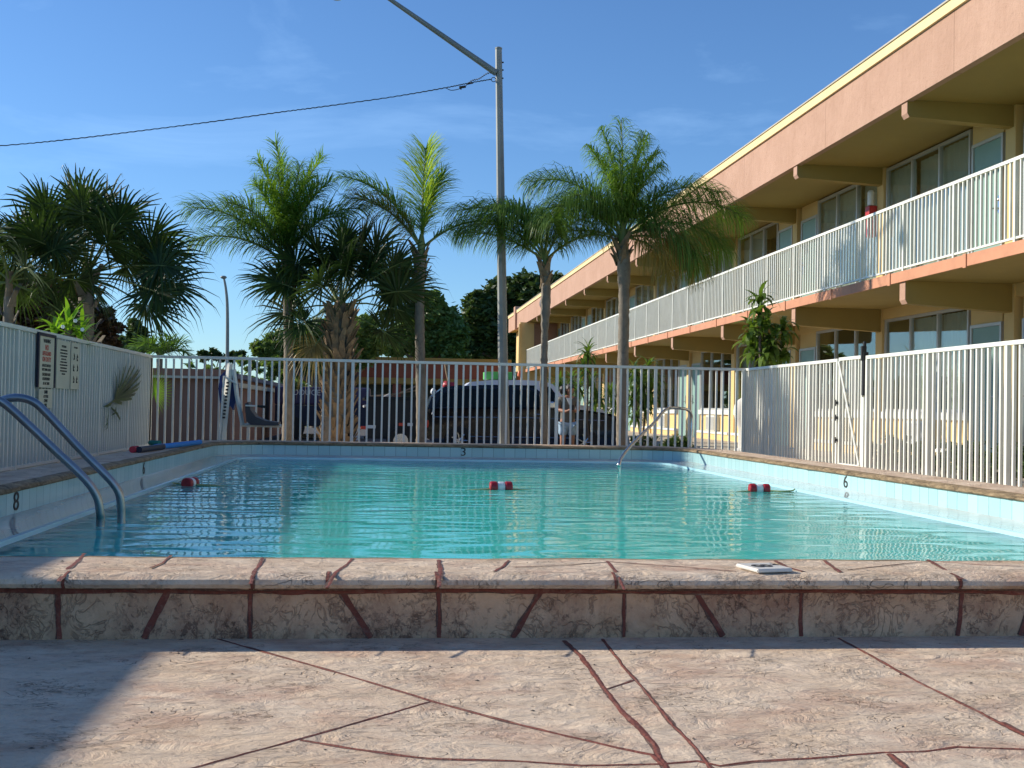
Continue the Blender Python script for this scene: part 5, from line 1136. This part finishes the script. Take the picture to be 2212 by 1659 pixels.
# ------------------------------------------------------------------ parking lot: vehicles, junk, person
def car(name, YC, xr, xf, prof, green, label, paint, ground=-.425, W=1.80, wheels=(.17, .80), roofmat=None, r=.34, wins=None, rails=False):
    """side-on vehicle, nose to the right; prof/green in fractions of length and metres above ground"""
    x0, x1 = at(xr, 900, YC).x, at(xf, 900, YC).x; L = x1 - x0; e = empty(name, ((x0 + x1) / 2, YC + W / 2, ground), label, 'car')
    y0, y1 = YC, YC + W
    bm = bmesh.new(); n = len(prof); rings = []
    for (yy, inset) in ((y0 + .0, .06), (y0 + .0, .0), (y0 + .09, -.0), (y1 - .09, 0), (y1, 0), (y1, .06)):
        pass
    secs = [(y0 + .05, .035), (y0, .0), (y0 + .0, 0)]
    def loop(yy, sh):
        cz = .62; return [bm.verts.new((x0 + L * fx + (sh if fx < .5 else -sh), yy, ground + (cz + (z - cz) * (1 - sh * 1.1)))) for fx, z in prof]
    ls = [loop(y0 + .07, .07), loop(y0 + .015, .02), loop(y0, 0.0), loop(y1, 0.0), loop(y1 - .015, .02), loop(y1 - .07, .07)]
    order = [ls[0], ls[1], ls[2], ls[3], ls[4], ls[5]]
    # widths: outermost in the middle of the stack
    for i, yy in enumerate((y0 + .0, y0 - .03, y0 - .04, y1 + .04, y1 + .03, y1)):
        for v in order[i]: v.co.y = yy
    for a, b in zip(order[:-1], order[1:]):
        for i in range(n): bm.faces.new((a[i], a[(i + 1) % n], b[(i + 1) % n], b[i]))
    bm.faces.new(order[0][::-1]); bm.faces.new(order[-1])
    bmesh.ops.recalc_face_normals(bm, faces=bm.faces[:]); m = MB(); m.frombm(bm); m.build('body', paint, e, smooth=True)
    # greenhouse
    def gl(yy, s): return [(x0 + L * fx, yy, ground + z) for fx, z in green]
    zb = min(z for f, z in green); zt = max(z for f, z in green)
    def ring(side, d):
        out = []
        for fx, z in green:
            t = (z - zb) / (zt - zb); yy = (y0 + .03 + .17 * t + d) if side == 0 else (y1 - .03 - .17 * t - d); out.append((x0 + L * fx, yy, ground + z))
        return out
    k = len(green); m = MB(); m.add(ring(0, 0) + ring(1, 0), [tuple(range(k)), tuple(range(2 * k - 1, k - 1, -1))] + [(i, k + i, k + (i + 1) % k, (i + 1) % k) for i in range(k)])
    gh_ = m.build('cabin', roofmat or paint, e, recalc=True)
    for w in wins:
        m = MB(); vs = []
        for fx, z in w:
            t = (z - zb) / (zt - zb); vs.append((x0 + L * fx, y0 + .03 + .17 * t - .012, ground + z))
        kk = len(vs); vb = [(a, b + .006, c) for a, b, c in vs]; m.add(vs + vb, [tuple(range(kk)), tuple(range(2 * kk - 1, kk - 1, -1))] + [(i, kk + i, kk + (i + 1) % kk, (i + 1) % kk) for i in range(kk)]); m.build('window', 'car_glass', e, recalc=True)
    # windscreen along the front edge of the cabin
    fr = sorted(green, key=lambda q: q[0])[-1]; tp = [q for q in green if q[1] > zt - .12]; tf = max(tp, key=lambda q: q[0])
    m = MB(); o = Vector((.012, 0, .008)); A1 = Vector((x0 + L * fr[0], y0 + .10, ground + fr[1])) + o; A2 = Vector((x0 + L * tf[0], y0 + .24, ground + tf[1] - .03)) + o; B1 = Vector((A1.x, y1 - .10, A1.z)); B2 = Vector((A2.x, y1 - .24, A2.z)); m.add([A1, B1, B2, A2], [(0, 1, 2, 3)]); m.build('windscreen', 'car_glass', e)
    for wx in wheels:
        for yy, s in ((y0 - .045, 1), (y1 + .045, -1)):
            cx = x0 + L * wx; m = MB(); pr_ = [(.0, r * .55), (.0, r * .97), (.03, r), (.19, r), (.22, r * .97), (.22, r * .5)]; vs = []; nn = 28
            for d, q in pr_:
                for j in range(nn): a = 2 * math.pi * j / nn; vs.append((cx + q * math.cos(a), yy + s * d, ground + r + q * math.sin(a)))
            fs = [(i * nn + j, i * nn + (j + 1) % nn, (i + 1) * nn + (j + 1) % nn, (i + 1) * nn + j) for i in range(len(pr_) - 1) for j in range(nn)]; m.add(vs, fs); wh = m.build('wheel', 'black_rubber', e, smooth=True)
            m = MB(); vs = [(cx, yy + s * .0, ground + r)]
            m.tube([(cx, yy + s * .005, ground + r), (cx, yy + s * .04, ground + r)], r * .16, 12)
            for j in range(7):
                a = 2 * math.pi * j / 7; m.tube([(cx, yy + s * .01, ground + r), (cx + r * .58 * math.cos(a), yy + s * .015, ground + r + r * .58 * math.sin(a))], r * .055, 5)
            m.tube([(cx + r * .58 * math.cos(2 * math.pi * j / 24), yy + s * .012, ground + r + r * .58 * math.sin(2 * math.pi * j / 24)) for j in range(25)], r * .04, 6, cap=False); m.build('rim', 'chrome', wh)
    return e, x0, L, y0, ground
E1, x0, L, y0, gr = car('parked_suv', 27.0, 919, 1348,
    [(.0, .42), (.0, .95), (.015, 1.07), (.30, 1.12), (.665, 1.14), (.80, 1.10), (.93, 1.02), (.985, .92), (1.0, .70), (1.0, .45), (.96, .26), (.05, .26)],
    [(.01, 1.06), (.03, 1.35), (.09, 1.58), (.16, 1.62), (.44, 1.63), (.53, 1.60), (.56, 1.57), (.685, 1.12)],
    'long black car parked broadside behind the fence', 'car_black',
    wins=[[(.05, 1.12), (.075, 1.38), (.12, 1.53), (.25, 1.55), (.25, 1.13)], [(.27, 1.13), (.27, 1.55), (.42, 1.56), (.42, 1.14)], [(.44, 1.14), (.44, 1.56), (.535, 1.54), (.635, 1.15)]], W=1.82)
m = MB(); m.tube([(x0 + L * .04, y0 - .046, gr + .88), (x0 + L * .5, y0 - .048, gr + .90), (x0 + L * .90, y0 - .046, gr + .86)], .008, 6); m.build('side_trim', 'chrome', E1)
m = MB(); m.tube([(x0 + L * .22, y0 - .048, gr + .44), (x0 + L * .76, y0 - .048, gr + .44)], .008, 6); m.build('side_trim', 'chrome', E1)
m = MB(); m.bbox((x0 + L * .61, y0 - .24, gr + 1.12), (x0 + L * .64, y0 - .02, gr + 1.28), .03); m.build('mirror', 'chrome', E1)
m = MB(); m.ell((x0 + .03, y0 + .02, gr + .72), (.06, .05, .13), u=12, v=8); m.build('tail_light', 'red_light', E1)
m = MB(); m.bbox((x0 + L * .96, y0 - .048, gr + .74), (x0 + L * .995, y0 + .1, gr + .86), .02); m.build('headlight', 'float_white', E1)
for hx in (.36, .55):
    m = MB(); m.tube([(x0 + L * hx, y0 - .05, gr + .98), (x0 + L * hx + .14, y0 - .05, gr + .98)], .012, 6); m.build('handle', 'chrome', E1)
E2, x2, L2, y2, g2 = car('parked_suv', 31.0, 975, 1318,
    [(.0, .45), (.0, 1.05), (.02, 1.2), (.35, 1.24), (.70, 1.26), (.85, 1.22), (.95, 1.12), (.99, .98), (1.0, .7), (1.0, .45), (.96, .3), (.05, .3)],
    [(.02, 1.2), (.06, 1.6), (.12, 1.80), (.25, 1.86), (.45, 1.88), (.58, 1.86), (.64, 1.78), (.74, 1.24)],
    'white roofed vehicle parked behind the long black car', 'car_white',
    wins=[[(.08, 1.26), (.12, 1.62), (.17, 1.72), (.33, 1.74), (.33, 1.26)], [(.36, 1.26), (.36, 1.74), (.53, 1.74), (.53, 1.27)], [(.555, 1.27), (.555, 1.74), (.62, 1.71), (.70, 1.28)]], W=1.9)
e = empty('green_crate', (x2 + L2 * .40, y2 + .8, g2 + 1.89), 'green crate strapped on top of the white roofed vehicle', 'crate')
m = MB(); a, b_ = at(1046, 818, y2 + .8), at(1104, 806, y2 + .8); m.bbox((a.x, y2 + .5, g2 + 1.89), (b_.x, y2 + 1.2, b_.z + .02), .02); m.build('crate_body', 'green_box', e)
p = at(1122, 812, y2 + .8); e = empty('traffic_cone', (p.x, y2 + .8, g2 + 1.88), 'small orange cone standing on the vehicle roof beside the green crate', 'cone')
m = MB(); m.lathe((p.x, y2 + .8, g2 + 1.88), [(.11, 0), (.11, .02), (.075, .021), (.05, .2), (.03, .27)], 14); m.build('cone_body', 'orange', e)
# loaded trailer
YT = 26.6; a = at(782, 930, YT); b_ = at(918, 862, YT)
e = empty('utility_trailer', ((a.x + b_.x) / 2, YT, -.43), 'low black utility trailer with reflector tape behind the black car', 'trailer')
m = MB(); m.bbox((a.x + .1, YT, -.02), (b_.x - .02, YT + .03, .86), .01); m.bbox((a.x + .1, YT + 1.5, -.02), (b_.x - .02, YT + 1.53, .86), .01); m.bbox((a.x + .1, YT + .031, -.02), (b_.x - .02, YT + 1.499, .05), .01); m.build('trailer_bed', 'black', e)
m = MB(); m.bbox((a.x + .04, YT - .02, -.06), (b_.x, YT + .0, .0), .008); m.bbox((a.x + .04, YT - .03, .82), (b_.x, YT + .0, .9), .008); m.build('frame', 'black_rubber', e)
for px_, py_, w_, mt_ in ((868, 917, .14, 'red_light'), (886, 917, .12, 'float_white'), (802, 922, .20, 'float_white'), (785, 924, .12, 'red_light')):
    p = at(px_, py_, YT - .035); m = MB(); m.bbox((p.x - w_ / 2, YT - .045, p.z - .035), (p.x + w_ / 2, YT - .021, p.z + .035), .006); m.build('reflector', mt_, e)
for sx in (.62,):
    cx = a.x + (b_.x - a.x) * sx
    for yy in (YT - .2, YT + 1.56):
        m = MB(); m.tube([(cx, yy, -.10), (cx, yy + .18, -.10)], .32, 24); wh = m.build('wheel', 'black_rubber', e, smooth=False); m = MB(); m.tube([(cx, yy - .005, -.10), (cx, yy + .0, -.10)], .17, 20); m.build('rim', 'chrome', wh)
def junk(px, mat, label, r, Y=YT + .6, cat='branch', name='branch', grp='branches and sticks piled on the trailer'):
    pts = [at(x, y, Y + d) for x, y, d in px]; e = empty(name, pts[0], label, cat, grp); m = MB(); m.tube(smooth_path(pts, 4), r, 6); m.build('stick', mat, e)
junk([(783, 862, 0), (850, 862, 0), (917, 866, 0)], 'boot', 'long level pale plank across the trailer load', .035)
junk([(800, 856, .2), (860, 850, .2), (916, 840, .3)], 'boot', 'pale stick rising right over the trailer load', .02)
junk([(812, 868, .1), (850, 855, .3), (905, 832, .3)], 'bark', 'upper thin bare branch on the trailer load', .018)
junk([(785, 878, -.1), (800, 874, 0), (830, 858, .1), (842, 852, .2)], 'concrete_urn', 'grey twisted branch at the left end of the trailer load', .03)
junk([(822, 884, -.1), (845, 878, 0), (866, 862, .1)], 'boot', 'short yellow stick low on the trailer load', .018)
junk([(914, 872, -.4), (917, 905, -.42), (921, 935, -.42)], 'boot', 'pale rope like stick hanging at the right end of the trailer', .03)
junk([(933, 895, -.3), (940, 872, -.1), (955, 848, 0)], 'float_white', 'thin white cord strung beside the car tail', .012, name='cord', cat='cord', grp=None)
junk([(930, 858, -.1), (945, 850, 0), (968, 838, .1)], 'steel_blue', 'pale blue strap over the car tail', .025, name='strap', cat='strap', grp=None)
junk([(963, 787, .8), (966, 806, .8), (971, 828, .8)], 'boot', 'upright pale stick standing on the car load', .04, name='stick', cat='stick', grp=None)
for i, (x, y, s_, mt_, lb) in enumerate(((936, 846, .07, 'float_white', 'small white bundle beside the car tail'), (964, 832, .09, 'red', 'dark red bundle on the car roof'), (977, 834, .085, 'foam_red', 'red and white bag at the back of the car roof'))):
    p = at(x, y, 28.0); e = empty('bag', p, lb, 'bag', 'bundles tied on the vehicles'); m = MB(); m.ell(p, (s_, s_, s_ * 1.15), u=12, v=8, jit=.12); m.build('bag_body', mt_, e, smooth=True)
# purple trailer far behind
YV = 38.0; a = at(592, 893, YV); b_ = at(800, 838, YV)
e = empty('box_trailer', ((a.x + b_.x) / 2, YV + 1, -.43), 'long dark purple box trailer with small white lettering behind the palm trunks', 'trailer')
m = MB(); m.bbox((a.x, YV, at(700, 876, YV).z), (b_.x, YV + 2.3, b_.z), .08); m.build('upper_body', 'purple', e)
m = MB(); m.bbox((a.x + .02, YV + .02, .0), (b_.x - .02, YV + 2.28, at(700, 876, YV).z - .002), .03); m.build('lower_body', 'navy', e)
text_mesh('PRODUCE', .26, 'concrete_urn', (1, 0, 0), (0, 0, 1), at(652, 848, YV - .01), e, 'lettering')
for sx in (.2, .75):
    cx = a.x + (b_.x - a.x) * sx; m = MB(); m.tube([(cx, YV - .03, -.06), (cx, YV + .2, -.06)], .36, 24); m.build('wheel', 'black_rubber', e)
def stop_block(x0, x1, y, Y, label):
    a, b_ = at(x0, y, Y), at(x1, y, Y); e = empty('wheel_stop', ((a.x + b_.x) / 2, Y, -.43), label, 'wheel stop', 'concrete wheel stops on the parking lot')
    m = MB(); m.prism([(Y - .1, -.43), (Y - .06, -.29), (Y + .06, -.29), (Y + .1, -.43)], 'x', a.x, b_.x); m.build('block', 'concrete_urn', e, recalc=True)
stop_block(612, 688, 940, 40, 'pale wheel stop between the queen palm and the cabbage palm'); stop_block(735, 776, 940, 38, 'pale wheel stop right of the cabbage palm trunk')
# white urn statue by the right corner of the far fence
YU = 19.2; p = at(1607, 980, YU)
e = empty('garden_statue', (p.x, YU, -.03), 'white rounded garden statue partly hidden at the right fence corner', 'statue')
m = MB(); zt = at(1607, 858, YU).z; H = zt + .03
m.lathe((p.x, YU, -.03), [(.17, 0), (.17, H * .08), (.10, H * .12), (.10, H * .45), (.12, H * .52), (.16, H * .62), (.185, H * .75), (.17, H * .86), (.11, H * .95), (.04, H)], 20); m.build('statue_body', 'concrete_urn', e, smooth=True)

# ------------------------------------------------------------------ person beside the black car
def skin_obj(name, joints, edges, mat, parent, root=0, sub=2):
    me = bpy.data.meshes.new(name); o0 = origin(parent)
    me.from_pydata([Vector(j[0]) - o0 for j in joints], edges, []); ob = bpy.data.objects.new(name, me); col.objects.link(ob); ob.parent = parent
    me.materials.append(MT[mat]); sk = ob.modifiers.new('skin', 'SKIN'); sk.use_smooth_shade = True
    for i, j in enumerate(joints):
        r = j[1]; d = me.skin_vertices[0].data[i]; d.radius = (r, r) if isinstance(r, float) else r; d.use_root = (i == root)
    sb = ob.modifiers.new('sub', 'SUBSURF'); sb.levels = sub; sb.render_levels = sub
    return ob
YPn = 23.6; gp = -.43; hd = at(1227, 846, YPn); X = hd.x; top = at(1227, 830, YPn).z; H = top - gp; s = H / 1.62
e = empty('person', (X, YPn, gp), 'standing person in an olive v-neck shirt and pale denim shorts looking down at their hands', 'person')
def P(x, y, z): return (X + x * s, YPn + y * s, gp + z * s)
J = [(P(0, 0, .90), (.15 * s, .11 * s)), (P(0, 0, 1.06), (.125 * s, .10 * s)), (P(.005, 0, 1.22), (.155 * s, .10 * s)), (P(.01, .01, 1.335), (.10 * s, .075 * s)), (P(.015, .0, 1.40), .048 * s), (P(.03, -.01, 1.465), .062 * s),
     (P(-.155, 0, 1.315), .055 * s), (P(-.20, -.02, 1.10), .043 * s), (P(-.06, -.22, 1.06), .034 * s), (P(.02, -.27, 1.10), .024 * s),
     (P(.165, 0, 1.315), .055 * s), (P(.215, -.03, 1.10), .043 * s), (P(.12, -.22, 1.07), .034 * s), (P(.06, -.28, 1.11), .024 * s),
     (P(-.09, 0, .80), .085 * s), (P(-.095, -.01, .47), .056 * s), (P(-.10, .02, .28), .050 * s), (P(-.10, .02, .07), .035 * s), (P(-.11, -.13, .03), .030 * s),
     (P(.09, 0, .80), .085 * s), (P(.095, -.01, .47), .056 * s), (P(.10, .02, .28), .050 * s), (P(.10, .02, .07), .035 * s), (P(.11, -.13, .03), .030 * s)]
Ed = [(0, 1), (1, 2), (2, 3), (3, 4), (4, 5), (3, 6), (6, 7), (7, 8), (8, 9), (3, 10), (10, 11), (11, 12), (12, 13), (0, 14), (14, 15), (15, 16), (16, 17), (17, 18), (0, 19), (19, 20), (20, 21), (21, 22), (22, 23)]
for base, sg in ((9, 1), (13, -1)):
    bx, by, bz = (.02, -.27, 1.10) if base == 9 else (.06, -.28, 1.11)
    for f in range(4):
        i = len(J); J.append((P(bx + sg * .022, by - .035, bz + .03 - f * .018), .0095 * s)); J.append((P(bx + sg * (.045 - .004 * abs(f - 1)), by - .05, bz + .035 - f * .019), .008 * s)); J.append((P(bx + sg * (.058 - .005 * abs(f - 1)), by - .035, bz + .04 - f * .019), .007 * s)); Ed += [(base, i), (i, i + 1), (i + 1, i + 2)]
    i = len(J); J.append((P(bx + sg * .0, by - .02, bz + .045), .010 * s)); J.append((P(bx + sg * .018, by - .035, bz + .065), .008 * s)); Ed += [(base, i), (i, i + 1)]
skin_obj('body', J, Ed, 'skin', e)
m = MB(); bm = bmesh.new(); bmesh.ops.create_uvsphere(bm, u_segments=28, v_segments=20, radius=1)
for v in bm.verts:
    x, y, z = v.co; w = .078 * (1 - .12 * max(0, -z)); v.co = Vector((x * w, y * .095, z * .115))
    if y < -.2:
        v.co.y -= .022 * math.exp(-((x / .16) ** 2 + ((z + .12) / .22) ** 2)) ; v.co.y += .010 * math.exp(-(((abs(x) - .38) / .16) ** 2 + ((z - .12) / .12) ** 2)); v.co.y -= .006 * math.exp(-((x / .28) ** 2 + ((z + .52) / .08) ** 2))
hm = Matrix.Rotation(R(28), 3, 'Z') @ Matrix.Rotation(R(20), 3, 'X')
for v in bm.verts: v.co = Vector(P(.035, -.015, 1.505)) + (hm @ v.co) * s
m.frombm(bm); hdm = m.build('head', 'skin', e, smooth=True)
hc = Vector(P(.035, -.015, 1.505))
for sx in (-1, 1):
    m = MB(); m.ell(hc + hm @ Vector((sx * .030, -.083, .012)) * s, (.010 * s, .007 * s, .006 * s), u=10, v=8); m.build('eye', 'sign_ink', hdm)
    m = MB(); m.ell(hc + hm @ Vector((sx * .079, .005, -.005)) * s, (.012 * s, .018 * s, .028 * s), u=10, v=8); m.build('ear', 'skin', hdm)
m = MB(); m.ell(hc + hm @ Vector((0, -.088, -.058)) * s, (.022 * s, .006 * s, .006 * s), u=10, v=6); m.build('mouth', 'foam_red', hdm)
bm = bmesh.new(); bmesh.ops.create_uvsphere(bm, u_segments=26, v_segments=18, radius=1); bmesh.ops.delete(bm, geom=[v for v in bm.verts if v.co.y < -.35 and v.co.z < .45], context='VERTS')
for v in bm.verts: v.co = hc + (hm @ Vector((v.co.x * .092, v.co.y * .108 + .006, v.co.z * .125 + .006)) * (1 + rnd.uniform(-.05, .07))) * s
m = MB(); m.frombm(bm); m.ell(hc + Vector((-.13, .05, .005)) * s, (.085 * s, .075 * s, .085 * s), u=14, v=10, jit=.12); m.build('hair', 'hair', e, smooth=True)
skin_obj('shirt', [(P(0, 0, .80), (.155 * s, .12 * s)), (P(0, 0, .93), (.168 * s, .128 * s)), (P(0, 0, 1.08), (.150 * s, .118 * s)), (P(.005, 0, 1.22), (.172 * s, .118 * s)), (P(.01, .01, 1.325), (.115 * s, .088 * s)), (P(-.155, 0, 1.32), .066 * s), (P(-.19, -.015, 1.16), .062 * s), (P(.165, 0, 1.32), .066 * s), (P(.205, -.02, 1.16), .062 * s)],
         [(0, 1), (1, 2), (2, 3), (3, 4), (4, 5), (5, 6), (4, 7), (7, 8)], 'olive_fabric', e)
m = MB(); v1 = [P(-.05, -.132, 1.34), P(.07, -.132, 1.34), P(.01, -.142, 1.20)]; m.add(v1 + [P(-.05, -.11, 1.34), P(.07, -.11, 1.34), P(.01, -.11, 1.20)], [(0, 2, 1), (0, 3, 5, 2), (1, 2, 5, 4), (0, 1, 4, 3)]); m.build('neckline', 'float_white', e)
skin_obj('shorts', [(P(0, 0, .86), (.158 * s, .122 * s)), (P(-.09, 0, .78), .105 * s), (P(-.095, -.005, .56), .098 * s), (P(.09, 0, .78), .105 * s), (P(.095, -.005, .56), .098 * s)], [(0, 1), (1, 2), (0, 3), (3, 4)], 'denim', e)
for sx in (-1, 1):
    m = MB(); m.bbox(P(sx * .105 - .045, -.19, .0), P(sx * .105 + .045, .06, .05), .02); m.build('shoe', 'float_white', e)
m = MB(); m.bbox(P(.01, -.335, 1.09), P(.075, -.32, 1.20), .004); ph = m.build('phone_body', 'black', None)
tag(ph, 'small dark phone held in both hands of the person', 'phone')
